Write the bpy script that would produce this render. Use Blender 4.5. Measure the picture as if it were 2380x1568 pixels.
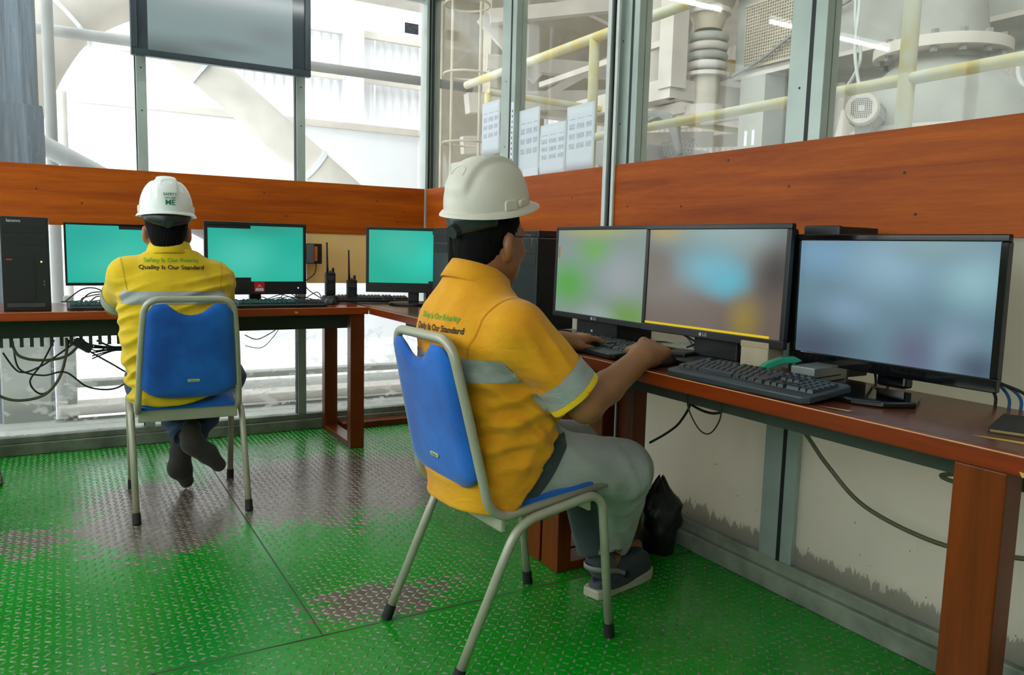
import bpy, bmesh, math, random
import numpy as np
from mathutils import Vector, Matrix, Euler
from mathutils.bvhtree import BVHTree

random.seed(7)
for o in list(bpy.data.objects):
    bpy.data.objects.remove(o)
SC = bpy.context.scene
COL = SC.collection
PI = math.pi

# ------------------------------------------------------------------ camera
cam = bpy.data.cameras.new('camera')
cam.sensor_width = 36.0
cam.lens = 1816.0 / 2380.0 * 36.0
cam.clip_start = 0.05
cam.clip_end = 200
camo = bpy.data.objects.new('camera', cam)
COL.objects.link(camo)
_r = Vector((0.8664, -0.4988, 0.0258)); _u = Vector((0.0346, 0.1114, 0.9932)); _f = Vector((0.4982, 0.8595, -0.1138))
camo.matrix_world = Matrix(((_r.x, _u.x, -_f.x, -1.9653), (_r.y, _u.y, -_f.y, -4.469), (_r.z, _u.z, -_f.z, 1.0754), (0, 0, 0, 1)))
SC.camera = camo

# ------------------------------------------------------------------ world, light, exposure
w = bpy.data.worlds.new('overcast_sky'); SC.world = w; w.use_nodes = True
w.node_tree.nodes['Background'].inputs[0].default_value = (0.93, 0.96, 1.0, 1)
w.node_tree.nodes['Background'].inputs[1].default_value = 3.7
SC.view_settings.view_transform = 'Standard'
SC.view_settings.look = 'None'
SC.view_settings.gamma = 1.0
SC.view_settings.use_curve_mapping = False
SC.view_settings.exposure = 0.38
TUBE_POWER = 20.0      # emission strength of the fluorescent tubes in the cabin ceiling

# ------------------------------------------------------------------ material helpers
def lin(r, g, b):
    f = lambda c: (c / 255 / 12.92) if c / 255 <= 0.04045 else ((c / 255 + 0.055) / 1.055) ** 2.4
    return (f(r), f(g), f(b), 1.0)

class NT:
    def __init__(s, name):
        s.m = bpy.data.materials.new(name); s.m.use_nodes = True
        s.t = s.m.node_tree; s.t.nodes.clear()
        s.out = s.n('ShaderNodeOutputMaterial')
    def n(s, typ, **kw):
        nd = s.t.nodes.new(typ)
        for k, v in kw.items():
            if k.startswith('i_'):
                nd.inputs[k[2:].replace('_', ' ')].default_value = v
            else:
                setattr(nd, k, v)
        return nd
    def l(s, a, b):
        s.t.links.new(a, b)
    def coord(s, kind='Object'):
        return s.n('ShaderNodeTexCoord').outputs[kind]
    def mapping(s, src, scale=(1, 1, 1), loc=(0, 0, 0), rot=(0, 0, 0)):
        mp = s.n('ShaderNodeMapping'); mp.inputs['Scale'].default_value = scale
        mp.inputs['Location'].default_value = loc; mp.inputs['Rotation'].default_value = rot
        s.l(src, mp.inputs['Vector']); return mp.outputs[0]
    def noise(s, vec, scale=5, detail=4, rough=0.55, dist=0.0):
        nd = s.n('ShaderNodeTexNoise'); nd.inputs['Scale'].default_value = scale
        nd.inputs['Detail'].default_value = detail; nd.inputs['Roughness'].default_value = rough
        nd.inputs['Distortion'].default_value = dist
        if vec is not None: s.l(vec, nd.inputs['Vector'])
        return nd.outputs[0]
    def ramp(s, fac, stops):
        r = s.n('ShaderNodeValToRGB'); e = r.color_ramp.elements
        while len(e) < len(stops): e.new(0.5)
        for k, (p, c) in enumerate(stops):
            e[k].position = p; e[k].color = c if len(c) == 4 else (*c, 1)
        s.l(fac, r.inputs[0]); return r.outputs[0]
    def math(s, op, a, b=None, clamp=False):
        nd = s.n('ShaderNodeMath', operation=op, use_clamp=clamp)
        for i, v in enumerate((a, b)):
            if v is None: continue
            if isinstance(v, (int, float)): nd.inputs[i].default_value = v
            else: s.l(v, nd.inputs[i])
        return nd.outputs[0]
    def mix(s, fac, a, b, mode='MIX'):
        nd = s.n('ShaderNodeMix', data_type='RGBA', blend_type=mode)
        for i, v in ((0, fac), (6, a), (7, b)):
            if isinstance(v, (int, float)): nd.inputs[i].default_value = v
            elif isinstance(v, tuple): nd.inputs[i].default_value = v
            else: s.l(v, nd.inputs[i])
        return nd.outputs[2]
    def bsdf(s, color, rough=0.5, metal=0.0, bump=None, bump_str=0.3, bump_dist=0.002, **kw):
        b = s.n('ShaderNodeBsdfPrincipled')
        for key, v in (('Base Color', color), ('Roughness', rough), ('Metallic', metal)):
            if isinstance(v, (int, float, tuple)): b.inputs[key].default_value = v
            else: s.l(v, b.inputs[key])
        for k, v in kw.items(): b.inputs[k].default_value = v
        if bump is not None:
            bp = s.n('ShaderNodeBump'); bp.inputs['Strength'].default_value = bump_str
            bp.inputs['Distance'].default_value = bump_dist
            s.l(bump, bp.inputs['Height']); s.l(bp.outputs[0], b.inputs['Normal'])
        s.l(b.outputs[0], s.out.inputs[0]); return b

def simple(name, c, rough=0.5, metal=0.0, var=0.12, scale=12.0, bump=0.0, bscale=60, **kw):
    t = NT(name); co = t.coord()
    nz = t.noise(co, scale, 4)
    dark = tuple(x * (1 - var) for x in c[:3]) + (1,); lite = tuple(min(1, x * (1 + var)) for x in c[:3]) + (1,)
    col = t.ramp(nz, [(0.3, dark), (0.7, lite)])
    bp = t.noise(co, bscale, 3) if bump > 0 else None
    t.bsdf(col, rough, metal, bp, bump, **kw)
    return t.m

def wood(name, c0, c1, axis='X', rough=0.3, scale=1.0, coat=0.0):
    t = NT(name); co = t.coord()
    st = {'X': (0.8, 14, 14), 'Y': (14, 0.8, 14), 'Z': (14, 14, 0.8)}[axis]
    v = t.mapping(co, tuple(k * scale for k in st))
    a = t.noise(v, 1.6, 6, 0.6, 0.7)
    v2 = t.mapping(co, tuple(k * scale * 5 for k in st))
    b = t.noise(v2, 3.0, 3, 0.6, 0.3)
    mixv = t.math('ADD', t.math('MULTIPLY', a, 0.75), t.math('MULTIPLY', b, 0.25))
    mid = tuple((p + q) / 2 for p, q in zip(c0, c1))
    col = t.ramp(mixv, [(0.32, c0), (0.5, mid), (0.66, c1)])
    t.bsdf(col, rough, 0, b, 0.08, 0.001, **{'Specular IOR Level': 0.22 if rough > 0.45 else 0.4}, **({'Coat Weight': coat, 'Coat Roughness': 0.12} if coat else {}))
    return t.m

def glass(name, dust=0.06, tint=(0.93, 0.97, 0.95, 1), low=0.0):
    t = NT(name); co = t.coord()
    tr = t.n('ShaderNodeBsdfTransparent'); tr.inputs[0].default_value = tint
    gl = t.n('ShaderNodeBsdfGlossy'); gl.inputs['Roughness'].default_value = 0.02
    lw = t.n('ShaderNodeLayerWeight'); lw.inputs[0].default_value = 0.5
    fr = t.math('ADD', t.math('MULTIPLY', t.math('POWER', lw.outputs['Facing'], 4.0), 0.45), 0.025)
    m1 = t.n('ShaderNodeMixShader'); t.l(fr, m1.inputs[0]); t.l(tr.outputs[0], m1.inputs[1]); t.l(gl.outputs[0], m1.inputs[2])
    df = t.n('ShaderNodeBsdfDiffuse'); df.inputs[0].default_value = (0.75, 0.74, 0.7, 1)
    tl = t.n('ShaderNodeBsdfTranslucent'); tl.inputs[0].default_value = (0.8, 0.79, 0.76, 1)
    md = t.n('ShaderNodeMixShader'); md.inputs[0].default_value = 0.6; t.l(df.outputs[0], md.inputs[1]); t.l(tl.outputs[0], md.inputs[2])
    nz = t.noise(co, 3.0, 6, 0.65, 0.6); fine = t.noise(t.mapping(co, (40, 40, 8)), 2.0, 4)
    base = t.math('MULTIPLY', t.math('ADD', nz, t.math('MULTIPLY', fine, 0.5)), dust)
    if low > 0:
        sp = t.n('ShaderNodeSeparateXYZ'); t.l(co, sp.inputs[0])
        g = t.math('MULTIPLY', t.math('SUBTRACT', low, sp.outputs[2]), 1.5, True)
        sm = t.math('GREATER_THAN', t.noise(t.mapping(co, (5, 5, 9)), 2.6, 6, 0.7), 0.56)
        base = t.math('ADD', base, t.math('MULTIPLY', g, t.math('MULTIPLY', sm, 0.35)), True)
    m2 = t.n('ShaderNodeMixShader'); t.l(base, m2.inputs[0]); t.l(m1.outputs[0], m2.inputs[1]); t.l(md.outputs[0], m2.inputs[2])
    t.l(m2.outputs[0], t.out.inputs[0])
    return t.m

def thin(name, c, trans=0.4, scale=6):
    t = NT(name); col = t.ramp(t.noise(t.coord(), scale, 4), [(0.3, tuple(x * 0.9 for x in c[:3]) + (1,)), (0.7, c)])
    d = t.n('ShaderNodeBsdfDiffuse'); r = t.n('ShaderNodeBsdfTranslucent'); t.l(col, d.inputs[0]); t.l(col, r.inputs[0])
    m = t.n('ShaderNodeMixShader'); m.inputs[0].default_value = trans; t.l(d.outputs[0], m.inputs[1]); t.l(r.outputs[0], m.inputs[2]); t.l(m.outputs[0], t.out.inputs[0]); return t.m

def emit(name, c, strength):
    t = NT(name); e = t.n('ShaderNodeEmission'); e.inputs[0].default_value = c; e.inputs[1].default_value = strength
    t.l(e.outputs[0], t.out.inputs[0]); return t.m

def screen(name, base, blobs, strength=1.0, rough=0.2):
    """lit display: soft blobs of colour over a base, in the screen's own generated coordinates (y right, z up)"""
    t = NT(name); g = t.coord('Generated'); sp = t.n('ShaderNodeSeparateXYZ'); t.l(g, sp.inputs[0])
    col = base
    for (u, v, ru, rv, c) in blobs:
        du = t.math('DIVIDE', t.math('SUBTRACT', sp.outputs[1], u), ru)
        dv = t.math('DIVIDE', t.math('SUBTRACT', sp.outputs[2], v), rv)
        d = t.math('SQRT', t.math('ADD', t.math('MULTIPLY', du, du), t.math('MULTIPLY', dv, dv)))
        mr = t.n('ShaderNodeMapRange', interpolation_type='SMOOTHSTEP')
        mr.inputs[1].default_value = 0.0; mr.inputs[2].default_value = 1.0; mr.inputs[3].default_value = 1.0; mr.inputs[4].default_value = 0.0
        t.l(d, mr.inputs[0]); col = t.mix(mr.outputs[0], col, c)
    b = t.n('ShaderNodeBsdfPrincipled'); b.inputs['Base Color'].default_value = (0.01, 0.01, 0.01, 1); b.inputs['Roughness'].default_value = rough
    b.inputs['Emission Strength'].default_value = strength
    if isinstance(col, tuple): b.inputs['Emission Color'].default_value = col
    else: t.l(col, b.inputs['Emission Color'])
    t.l(b.outputs[0], t.out.inputs[0]); return t.m

M = {}
M['band'] = wood('orange_plywood', lin(142, 57, 0), lin(190, 94, 2), 'X', 0.5)
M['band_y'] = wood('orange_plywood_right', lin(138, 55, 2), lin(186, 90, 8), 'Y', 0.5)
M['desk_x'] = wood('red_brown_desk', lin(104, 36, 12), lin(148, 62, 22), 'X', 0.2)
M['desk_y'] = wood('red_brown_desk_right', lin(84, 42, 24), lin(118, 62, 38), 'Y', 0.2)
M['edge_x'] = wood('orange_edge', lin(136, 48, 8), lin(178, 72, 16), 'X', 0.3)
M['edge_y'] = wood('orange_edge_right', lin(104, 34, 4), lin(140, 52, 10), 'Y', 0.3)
M['leg'] = wood('leg_wood', lin(90, 34, 2), lin(124, 52, 8), 'Z', 0.3)
M['apron'] = simple('dark_green_apron', lin(52, 60, 48), 0.6)
M['alu'] = simple('aluminium_frame', lin(170, 180, 174), 0.4, 0.25, 0.08, 8)
M['gasket'] = simple('black_gasket', lin(28, 34, 34), 0.6)
M['panel'] = None
M['sill'] = simple('dirty_sill', lin(128, 132, 118), 0.6, 0.05, 0.45, 7)
M['black'] = simple('black_plastic', lin(26, 27, 29), 0.38, 0, 0.1, 20)
M['black_gloss'] = simple('gloss_black', lin(14, 14, 16), 0.08, 0, 0.1, 20)
M['black_matte'] = simple('matte_black', lin(20, 21, 23), 0.6, 0, 0.15, 30, 0.1, 300)
M['key'] = simple('key_black', lin(38, 42, 48), 0.35, 0, 0.1, 30)
M['kb'] = simple('keyboard_grey', lin(52, 58, 66), 0.4, 0, 0.1, 20)
M['kb_blk'] = simple('keyboard_black', lin(30, 32, 36), 0.35, 0, 0.1, 20)
M['cable'] = simple('cable_black', lin(24, 25, 26), 0.5, 0, 0.1, 10)
M['cable_olive'] = simple('cable_olive', lin(92, 88, 66), 0.5, 0, 0.1, 10)
M['cable_blue'] = simple('cable_blue', lin(40, 90, 140), 0.5, 0, 0.1, 10)
M['cable_white'] = simple('cable_white', lin(190, 192, 188), 0.5, 0, 0.1, 10)
M['white'] = simple('white_plastic', lin(214, 216, 214), 0.35, 0, 0.06, 10)
M['chair_metal'] = simple('chair_beige_metal', lin(176, 172, 152), 0.34, 0.15, 0.08, 14)
M['rubber'] = simple('black_rubber', lin(24, 24, 24), 0.7)
M['chair_blue'] = None
M['orange'] = simple('orange_plastic', lin(226, 110, 30), 0.4)
M['grey'] = simple('grey_plastic', lin(120, 124, 130), 0.4)
M['steel'] = simple('bare_steel', lin(160, 162, 160), 0.35, 0.7)
M['card'] = thin('yellowed_board', lin(244, 216, 158), 0.35, 5)
M['hall'] = simple('dusty_white_steel', lin(202, 193, 184), 0.75, 0, 0.14, 2.5)
M['hall_beige'] = simple('dusty_beige_steel', lin(186, 174, 156), 0.75, 0, 0.16, 3)
M['hall_grey'] = simple('dusty_grey_steel', lin(164, 163, 156), 0.75, 0, 0.18, 3)
M['hall_dark'] = simple('dark_grey_pipe', lin(140, 138, 136), 0.7, 0, 0.15, 3)  # grey a step darker than the other hall steels
M['yellow_rail'] = None
M['clad'] = simple('white_cladding', lin(236, 236, 242), 0.8, 0, 0.03, 1)
M['ground'] = simple('pale_dust_ground', lin(230, 228, 224), 0.9, 0, 0.06, 1)
M['paperwhite'] = simple('white_paper', lin(232, 234, 240), 0.8, 0, 0.02, 4)
M['green_tool'] = simple('teal_green_plastic', lin(22, 142, 112), 0.35)
M['red'] = simple('red_print', lin(206, 30, 44), 0.5, 0, 0.05)
M['ink'] = simple('black_ink', lin(22, 20, 14), 0.7, 0, 0.02)
M['ink_green'] = simple('green_ink', lin(84, 168, 34), 0.7, 0, 0.03)
M['ink_teal'] = simple('teal_ink', lin(20, 120, 96), 0.6, 0, 0.03)
M['silver_ink'] = simple('silver_ink', lin(186, 188, 190), 0.4, 0.2, 0.03)
M['led_green'] = emit('green_led', (0.4, 1, 0.05, 1), 3)
M['led_blue'] = emit('blue_led', (0.05, 0.15, 1, 1), 5)
M['led_red'] = emit('red_led', (1, 0.03, 0.02, 1), 3)
M['led_cyan'] = emit('cyan_led', (0.5, 1, 0.95, 1), 4)
M['glass_up'] = glass('window_glass', 0.05)
M['glass_right'] = glass('window_glass_right', 0.085, (0.87, 0.90, 0.87, 1))
M['glass_low'] = glass('lower_window_glass', 0.07, (0.93, 0.97, 0.96, 1), 0.8)
M['tube'] = emit('tube_light', (0.95, 1.0, 0.98, 1), TUBE_POWER)
M['cabin_white'] = simple('cabin_white', lin(214, 214, 208), 0.7, 0, 0.04, 3)

def _special():
    # dirty beige lower panels: glossy paint, splashed with mud low down
    t = NT('dirty_beige_panel'); co = t.coord(); sp = t.n('ShaderNodeSeparateXYZ'); t.l(co, sp.inputs[0])
    big = t.noise(co, 2.0, 4)
    col = t.ramp(big, [(0.3, lin(222, 219, 208)), (0.7, lin(234, 231, 220))])
    streak = t.noise(t.mapping(co, (22, 22, 1.6)), 3.0, 5, 0.6)
    col = t.mix(t.math('MULTIPLY', t.math('GREATER_THAN', streak, 0.66), 0.05), col, lin(120, 116, 100))
    g = t.math('MULTIPLY', t.math('SUBTRACT', 0.62, sp.outputs[2]), 1.8, True)
    vo = t.n('ShaderNodeTexVoronoi'); vo.inputs['Scale'].default_value = 1.0; t.l(t.mapping(co, (36, 36, 22)), vo.inputs['Vector'])
    cl = t.math('MULTIPLY', t.math('SUBTRACT', t.noise(co, 4.5, 4, 0.6), 0.40), 1.4, True)
    spots = t.math('LESS_THAN', vo.outputs['Distance'], t.math('MULTIPLY', t.math('ADD', t.math('MULTIPLY', g, 0.30), 0.06), cl))
    col = t.mix(t.math('MULTIPLY', spots, 0.8), col, lin(66, 62, 48))
    edge = t.math('ADD', sp.outputs[2], t.math('MULTIPLY', t.noise(t.mapping(co, (18, 18, 3)), 2.0, 5, 0.7), -0.16))
    mud = t.math('LESS_THAN', edge, 0.075)
    col = t.mix(t.math('MULTIPLY', mud, 0.55), col, lin(112, 112, 94))
    b = t.bsdf(col, 0.09, 0, None); tl = t.n('ShaderNodeBsdfTranslucent'); t.l(col, tl.inputs[0])
    mx = t.n('ShaderNodeMixShader'); mx.inputs[0].default_value = 0.6; t.l(b.outputs[0], mx.inputs[1]); t.l(tl.outputs[0], mx.inputs[2]); t.l(mx.outputs[0], t.out.inputs[0])
    M['panel'] = t.m
    # blue chair cloth
    t = NT('blue_chair_fabric'); co = t.coord()
    nz = t.noise(co, 7, 4); fine = t.noise(co, 420, 2)
    col = t.ramp(nz, [(0.3, lin(2, 76, 168)), (0.7, lin(14, 106, 206))])
    t.bsdf(col, 0.85, 0, fine, 0.25, 0.001, **{'Sheen Weight': 0.25})
    M['chair_blue'] = t.m
    # worn yellow paint on the handrails
    t = NT('worn_yellow_paint'); co = t.coord()
    nz = t.noise(co, 4.5, 5, 0.6)
    col = t.ramp(nz, [(0.40, lin(200, 198, 182)), (0.54, lin(200, 186, 136)), (0.70, lin(206, 174, 78))])
    t.bsdf(col, 0.6)
    M['yellow_rail'] = t.m
    # green painted tread plate, worn to brown-grey steel where people sit
    def floor_mat(name, lug):
        t = NT(name); co = t.coord(); sp = t.n('ShaderNodeSeparateXYZ'); t.l(co, sp.inputs[0])
        n1 = t.noise(co, 3.2, 6, 0.62); n2 = t.noise(co, 24, 5, 0.65); n3 = t.noise(co, 1.1, 3)
        def ell(cx, cy, rx, ry):
            a = t.math('DIVIDE', t.math('SUBTRACT', sp.outputs[0], cx), rx); b = t.math('DIVIDE', t.math('SUBTRACT', sp.outputs[1], cy), ry)
            return t.math('SUBTRACT', 1.0, t.math('SQRT', t.math('ADD', t.math('MULTIPLY', a, a), t.math('MULTIPLY', b, b))))
        e = t.math('MAXIMUM', ell(-0.95, -1.10, 0.74, 0.53), ell(-1.64, -1.20, 0.36, 0.50))
        e = t.math('MAXIMUM', e, t.math('SUBTRACT', ell(-1.18, -2.30, 0.46, 0.24), 0.45))
        e = t.math('MAXIMUM', e, t.math('SUBTRACT', ell(-2.1, -1.30, 0.5, 0.4), 0.62))
        e = t.math('MAXIMUM', e, -0.75)
        wear = t.math('ADD', t.math('MULTIPLY', e, 1.15), t.math('ADD', t.math('MULTIPLY', t.math('SUBTRACT', n1, 0.5), 1.3), t.math('MULTIPLY', t.math('SUBTRACT', n2, 0.5), 1.9)))
        mask = t.math('MULTIPLY', t.math('SUBTRACT', wear, 0.05 if not lug else -0.12), 6.0, True)
        green = t.ramp(n3, [(0.3, lin(0, 116, 12)), (0.55, lin(0, 142, 18)), (0.75, lin(6, 150, 36))])
        green = t.mix(t.math('MULTIPLY', t.math('GREATER_THAN', n2, 0.62), 0.35), green, lin(30, 70, 30))
        brown = t.ramp(n2, [(0.3, lin(98, 86, 78)), (0.7, lin(132, 118, 108))])
        if lug:
            chip = t.math('GREATER_THAN', t.noise(co, 60, 2), 0.50)  # beige flecks: worn lug tops with their glint painted in
            mask = t.math('MAXIMUM', mask, t.math('MULTIPLY', chip, 0.55))
            brown = t.ramp(n2, [(0.3, lin(140, 130, 116)), (0.7, lin(176, 168, 152))])
        col = t.mix(mask, green, brown)
        rg = t.math('ADD', 0.10, t.math('MULTIPLY', n2, 0.26))
        t.bsdf(col, rg, t.math('MULTIPLY', mask, 0.35), t.noise(co, 90, 4), 0.25, 0.002)
        return t.m
    M['floor'] = floor_mat('green_tread_plate', False)
    M['lug'] = floor_mat('worn_glint_lug', True)
    # dark weathered corrugated column
    t = NT('weathered_blue_grey'); co = t.coord()
    s = t.noise(t.mapping(co, (26, 26, 1.1)), 2.0, 6, 0.65); s2 = t.noise(t.mapping(co, (60, 60, 9)), 2.0, 4, 0.7)
    col = t.ramp(s, [(0.3, lin(54, 62, 74)), (0.6, lin(92, 102, 116)), (0.75, lin(126, 134, 144))])
    col = t.mix(t.math('MULTIPLY', t.math('GREATER_THAN', s2, 0.68), 0.6), col, lin(188, 204, 214))
    t.bsdf(col, 0.7, 0, s, 0.3, 0.01); M['weathered'] = t.m
    # printed sheet: rows of grey blocks
    t = NT('printed_sheet'); co = t.coord('Generated')
    v = t.mapping(co, (1, 5.0, 13.0)); br = t.n('ShaderNodeTexBrick'); br.offset = 0.0
    sp = t.n('ShaderNodeSeparateXYZ'); t.l(co, sp.inputs[0]); cm = t.n('ShaderNodeCombineXYZ')
    t.l(sp.outputs[1], cm.inputs[0]); t.l(sp.outputs[2], cm.inputs[1]); t.l(cm.outputs[0], br.inputs['Vector'])
    br.inputs['Color1'].default_value = lin(208, 212, 222); br.inputs['Color2'].default_value = lin(214, 218, 226); br.inputs['Mortar'].default_value = lin(228, 230, 238)
    br.inputs['Scale'].default_value = 1.0; br.inputs['Mortar Size'].default_value = 0.035; br.inputs['Brick Width'].default_value = 0.33; br.inputs['Row Height'].default_value = 0.15
    nz = t.noise(t.mapping(co, (1, 60, 40)), 1.0, 3)
    txt = t.mix(t.math('GREATER_THAN', nz, 0.5), br.outputs[0], lin(178, 182, 196))
    top = t.math('LESS_THAN', sp.outputs[2], 0.80); lft = t.math('GREATER_THAN', sp.outputs[1], 0.10)
    rgt = t.math('LESS_THAN', sp.outputs[1], 0.9); bot = t.math('GREATER_THAN', sp.outputs[2], 0.30)
    inb = t.math('MULTIPLY', t.math('MULTIPLY', top, lft), t.math('MULTIPLY', rgt, bot))
    msk = t.math('MULTIPLY', inb, t.math('GREATER_THAN', br.outputs[1], 0.5)); msk = t.math('SUBTRACT', inb, msk)
    col = t.mix(msk, lin(226, 229, 238), txt)
    t.bsdf(col, 0.8); M['print'] = t.m
_special()

# ------------------------------------------------------------------ mesh helpers
class MB:
    def __init__(s): s.v = []; s.f = []
    def add(s, vs, fs):
        b = len(s.v); s.v += [tuple(p) for p in vs]; s.f += [tuple(i + b for i in q) for q in fs]; return s
    def box(s, x0, x1, y0, y1, z0, z1, mat=None):
        vs = [(x, y, z) for x in (x0, x1) for y in (y0, y1) for z in (z0, z1)]
        if mat is not None: vs = [tuple(mat @ Vector(p)) for p in vs]
        return s.add(vs, [(0, 1, 3, 2), (4, 6, 7, 5), (0, 4, 5, 1), (2, 3, 7, 6), (0, 2, 6, 4), (1, 5, 7, 3)])
    def bar(s, a, b, wx, wy, up=(0, 0, 1)):
        a = Vector(a); b = Vector(b); d = (b - a); L = d.length; d.normalize()
        u = Vector(up)
        if abs(d.dot(u)) > 0.98: u = Vector((1, 0, 0))
        x = d.cross(u).normalized(); y = x.cross(d).normalized()
        vs = []
        for p in (a, b):
            for sx, sy in ((-1, -1), (1, -1), (1, 1), (-1, 1)): vs.append(p + x * sx * wx / 2 + y * sy * wy / 2)
        return s.add(vs, [(3, 2, 1, 0), (4, 5, 6, 7), (0, 1, 5, 4), (1, 2, 6, 5), (2, 3, 7, 6), (3, 0, 4, 7)])
    def cyl(s, a, b, r0, r1=None, n=16, cap=True):
        if r1 is None: r1 = r0
        a = Vector(a); b = Vector(b); d = (b - a).normalized()
        u = Vector((0, 0, 1)) if abs(d.z) < 0.95 else Vector((1, 0, 0))
        x = d.cross(u).normalized(); y = x.cross(d).normalized()
        vs = []; fs = []
        for p, r in ((a, r0), (b, r1)):
            for k in range(n):
                t = 2 * PI * k / n; vs.append(p + x * math.cos(t) * r + y * math.sin(t) * r)
        for k in range(n): fs.append((k, k + n, (k + 1) % n + n, (k + 1) % n))
        if cap: fs += [tuple(range(n)), tuple(range(2 * n - 1, n - 1, -1))]
        return s.add(vs, fs)
    def tube(s, pts, r, n=8, closed=False, cap=True):
        P = [Vector(p) for p in pts]; m = len(P)
        T = []
        for i in range(m):
            if closed: d = P[(i + 1) % m] - P[i - 1]
            else: d = P[min(i + 1, m - 1)] - P[max(i - 1, 0)]
            T.append(d.normalized() if d.length > 1e-9 else Vector((0, 0, 1)))
        u = Vector((0, 0, 1)) if abs(T[0].z) < 0.9 else Vector((1, 0, 0))
        x = T[0].cross(u).normalized(); vs = []; fs = []
        rr = r if isinstance(r, (list, tuple)) else [r] * m
        for i in range(m):
            x = (x - T[i] * x.dot(T[i])).normalized(); y = T[i].cross(x)
            for k in range(n):
                t = 2 * PI * k / n; vs.append(P[i] + (x * math.cos(t) + y * math.sin(t)) * rr[i])
        for i in range(m if closed else m - 1):
            j = (i + 1) % m
            for k in range(n): fs.append((i * n + k, i * n + (k + 1) % n, j * n + (k + 1) % n, j * n + k))
        if cap and not closed: fs += [tuple(range(n - 1, -1, -1)), tuple(range((m - 1) * n, m * n))]
        return s.add(vs, fs)
    def prism(s, poly, z0, z1, mat=None):
        n = len(poly); vs = [(p[0], p[1], z0) for p in poly] + [(p[0], p[1], z1) for p in poly]
        if mat is not None: vs = [tuple(mat @ Vector(p)) for p in vs]
        fs = [tuple(range(n - 1, -1, -1)), tuple(range(n, 2 * n))] + [(k, (k + 1) % n, (k + 1) % n + n, k + n) for k in range(n)]
        return s.add(vs, fs)
    def lathe(s, prof, n=24, mat=None):
        vs = []; fs = []
        for r, z in prof:
            for k in range(n):
                t = 2 * PI * k / n; vs.append((r * math.cos(t), r * math.sin(t), z))
        if mat is not None: vs = [tuple(mat @ Vector(p)) for p in vs]
        for i in range(len(prof) - 1):
            for k in range(n): fs.append((i * n + k, i * n + (k + 1) % n, (i + 1) * n + (k + 1) % n, (i + 1) * n + k))
        if prof[0][0] > 1e-6: fs.append(tuple(range(n - 1, -1, -1)))
        if prof[-1][0] > 1e-6: fs.append(tuple(range((len(prof) - 1) * n, len(prof) * n)))
        return s.add(vs, fs)
    def grid(s, P):   # P[i][j] points
        a = len(P); b = len(P[0]); vs = [p for row in P for p in row]
        return s.add(vs, [(i * b + j, (i + 1) * b + j, (i + 1) * b + j + 1, i * b + j + 1) for i in range(a - 1) for j in range(b - 1)])
    def mesh(s, name):
        m = bpy.data.meshes.new(name); m.from_pydata(s.v, [], s.f); m.update(); return m
    def build(s, name, mat, parent=None, smooth=False, bevel=0.0, fix=True, seg=2, auto=None):
        me = s.mesh(name); me.materials.append(mat)
        if fix:
            bm = bmesh.new(); bm.from_mesh(me); bmesh.ops.recalc_face_normals(bm, faces=bm.faces); bm.to_mesh(me); bm.free()
        o = bpy.data.objects.new(name, me); COL.objects.link(o)
        if parent is not None: o.parent = parent
        if smooth or auto is not None:
            me.polygons.foreach_set('use_smooth', [True] * len(me.polygons))
            if auto is not None:
                me.set_sharp_from_angle(angle=auto)
        if bevel > 0:
            b = o.modifiers.new('bevel', 'BEVEL'); b.width = bevel; b.segments = seg; b.limit_method = 'ANGLE'
        return o

def spline(pts, n=8, closed=False):
    P = [Vector(p) for p in pts]; out = []; m = len(P)
    for i in range(m if closed else m - 1):
        if closed: p0, p1, p2, p3 = P[i - 1], P[i], P[(i + 1) % m], P[(i + 2) % m]
        else: p0, p1, p2, p3 = P[max(i - 1, 0)], P[i], P[i + 1], P[min(i + 2, m - 1)]
        for k in range(n):
            t = k / n
            out.append(0.5 * ((2 * p1) + (p2 - p0) * t + (2 * p0 - 5 * p1 + 4 * p2 - p3) * t * t + (3 * p1 - p0 - 3 * p2 + p3) * t ** 3))
    if not closed: out.append(P[-1])
    return out

def bend(pts, rad, n=6):
    """polyline with rounded corners"""
    P = [Vector(p) for p in pts]; out = [P[0]]
    for i in range(1, len(P) - 1):
        a = (P[i - 1] - P[i]); b = (P[i + 1] - P[i]); r = min(rad, a.length * 0.48, b.length * 0.48)
        p0 = P[i] + a.normalized() * r; p2 = P[i] + b.normalized() * r
        for k in range(n + 1):
            t = k / n; out.append(p0 * (1 - t) ** 2 + P[i] * 2 * t * (1 - t) + p2 * t * t)
    out.append(P[-1]); return out

def tag(o, label=None, cat=None, group=None, kind=None):
    if label: o['label'] = label
    if cat: o['category'] = cat
    if group: o['group'] = group
    if kind: o['kind'] = kind
    return o

def thing(name, label, cat, loc=(0, 0, 0), rotz=0.0, group=None, kind=None):
    o = bpy.data.objects.new(name, None); COL.objects.link(o); o.empty_display_size = 0.1
    o.location = loc; o.rotation_euler = (0, 0, rotz)
    return tag(o, label, cat, group, kind)

def struct(name, label=None):
    o = bpy.data.objects.new(name, None); COL.objects.link(o); o['kind'] = 'structure'
    if label: o['label'] = label
    return o

def text_mesh(body, size, bold=0.0, align='CENTER', extrude=0.0, sx=1.0):
    cu = bpy.data.curves.new('lettering', 'FONT'); cu.body = body; cu.size = size; cu.align_x = align; cu.align_y = 'CENTER'
    cu.offset = bold; cu.extrude = extrude; cu.resolution_u = 3
    o = bpy.data.objects.new('lettering', cu); COL.objects.link(o)
    dg = bpy.context.evaluated_depsgraph_get(); me = bpy.data.meshes.new_from_object(o.evaluated_get(dg))
    bpy.data.objects.remove(o); bpy.data.curves.remove(cu)
    if sx != 1.0:
        for v in me.vertices: v.co.x *= sx
    return me

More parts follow.
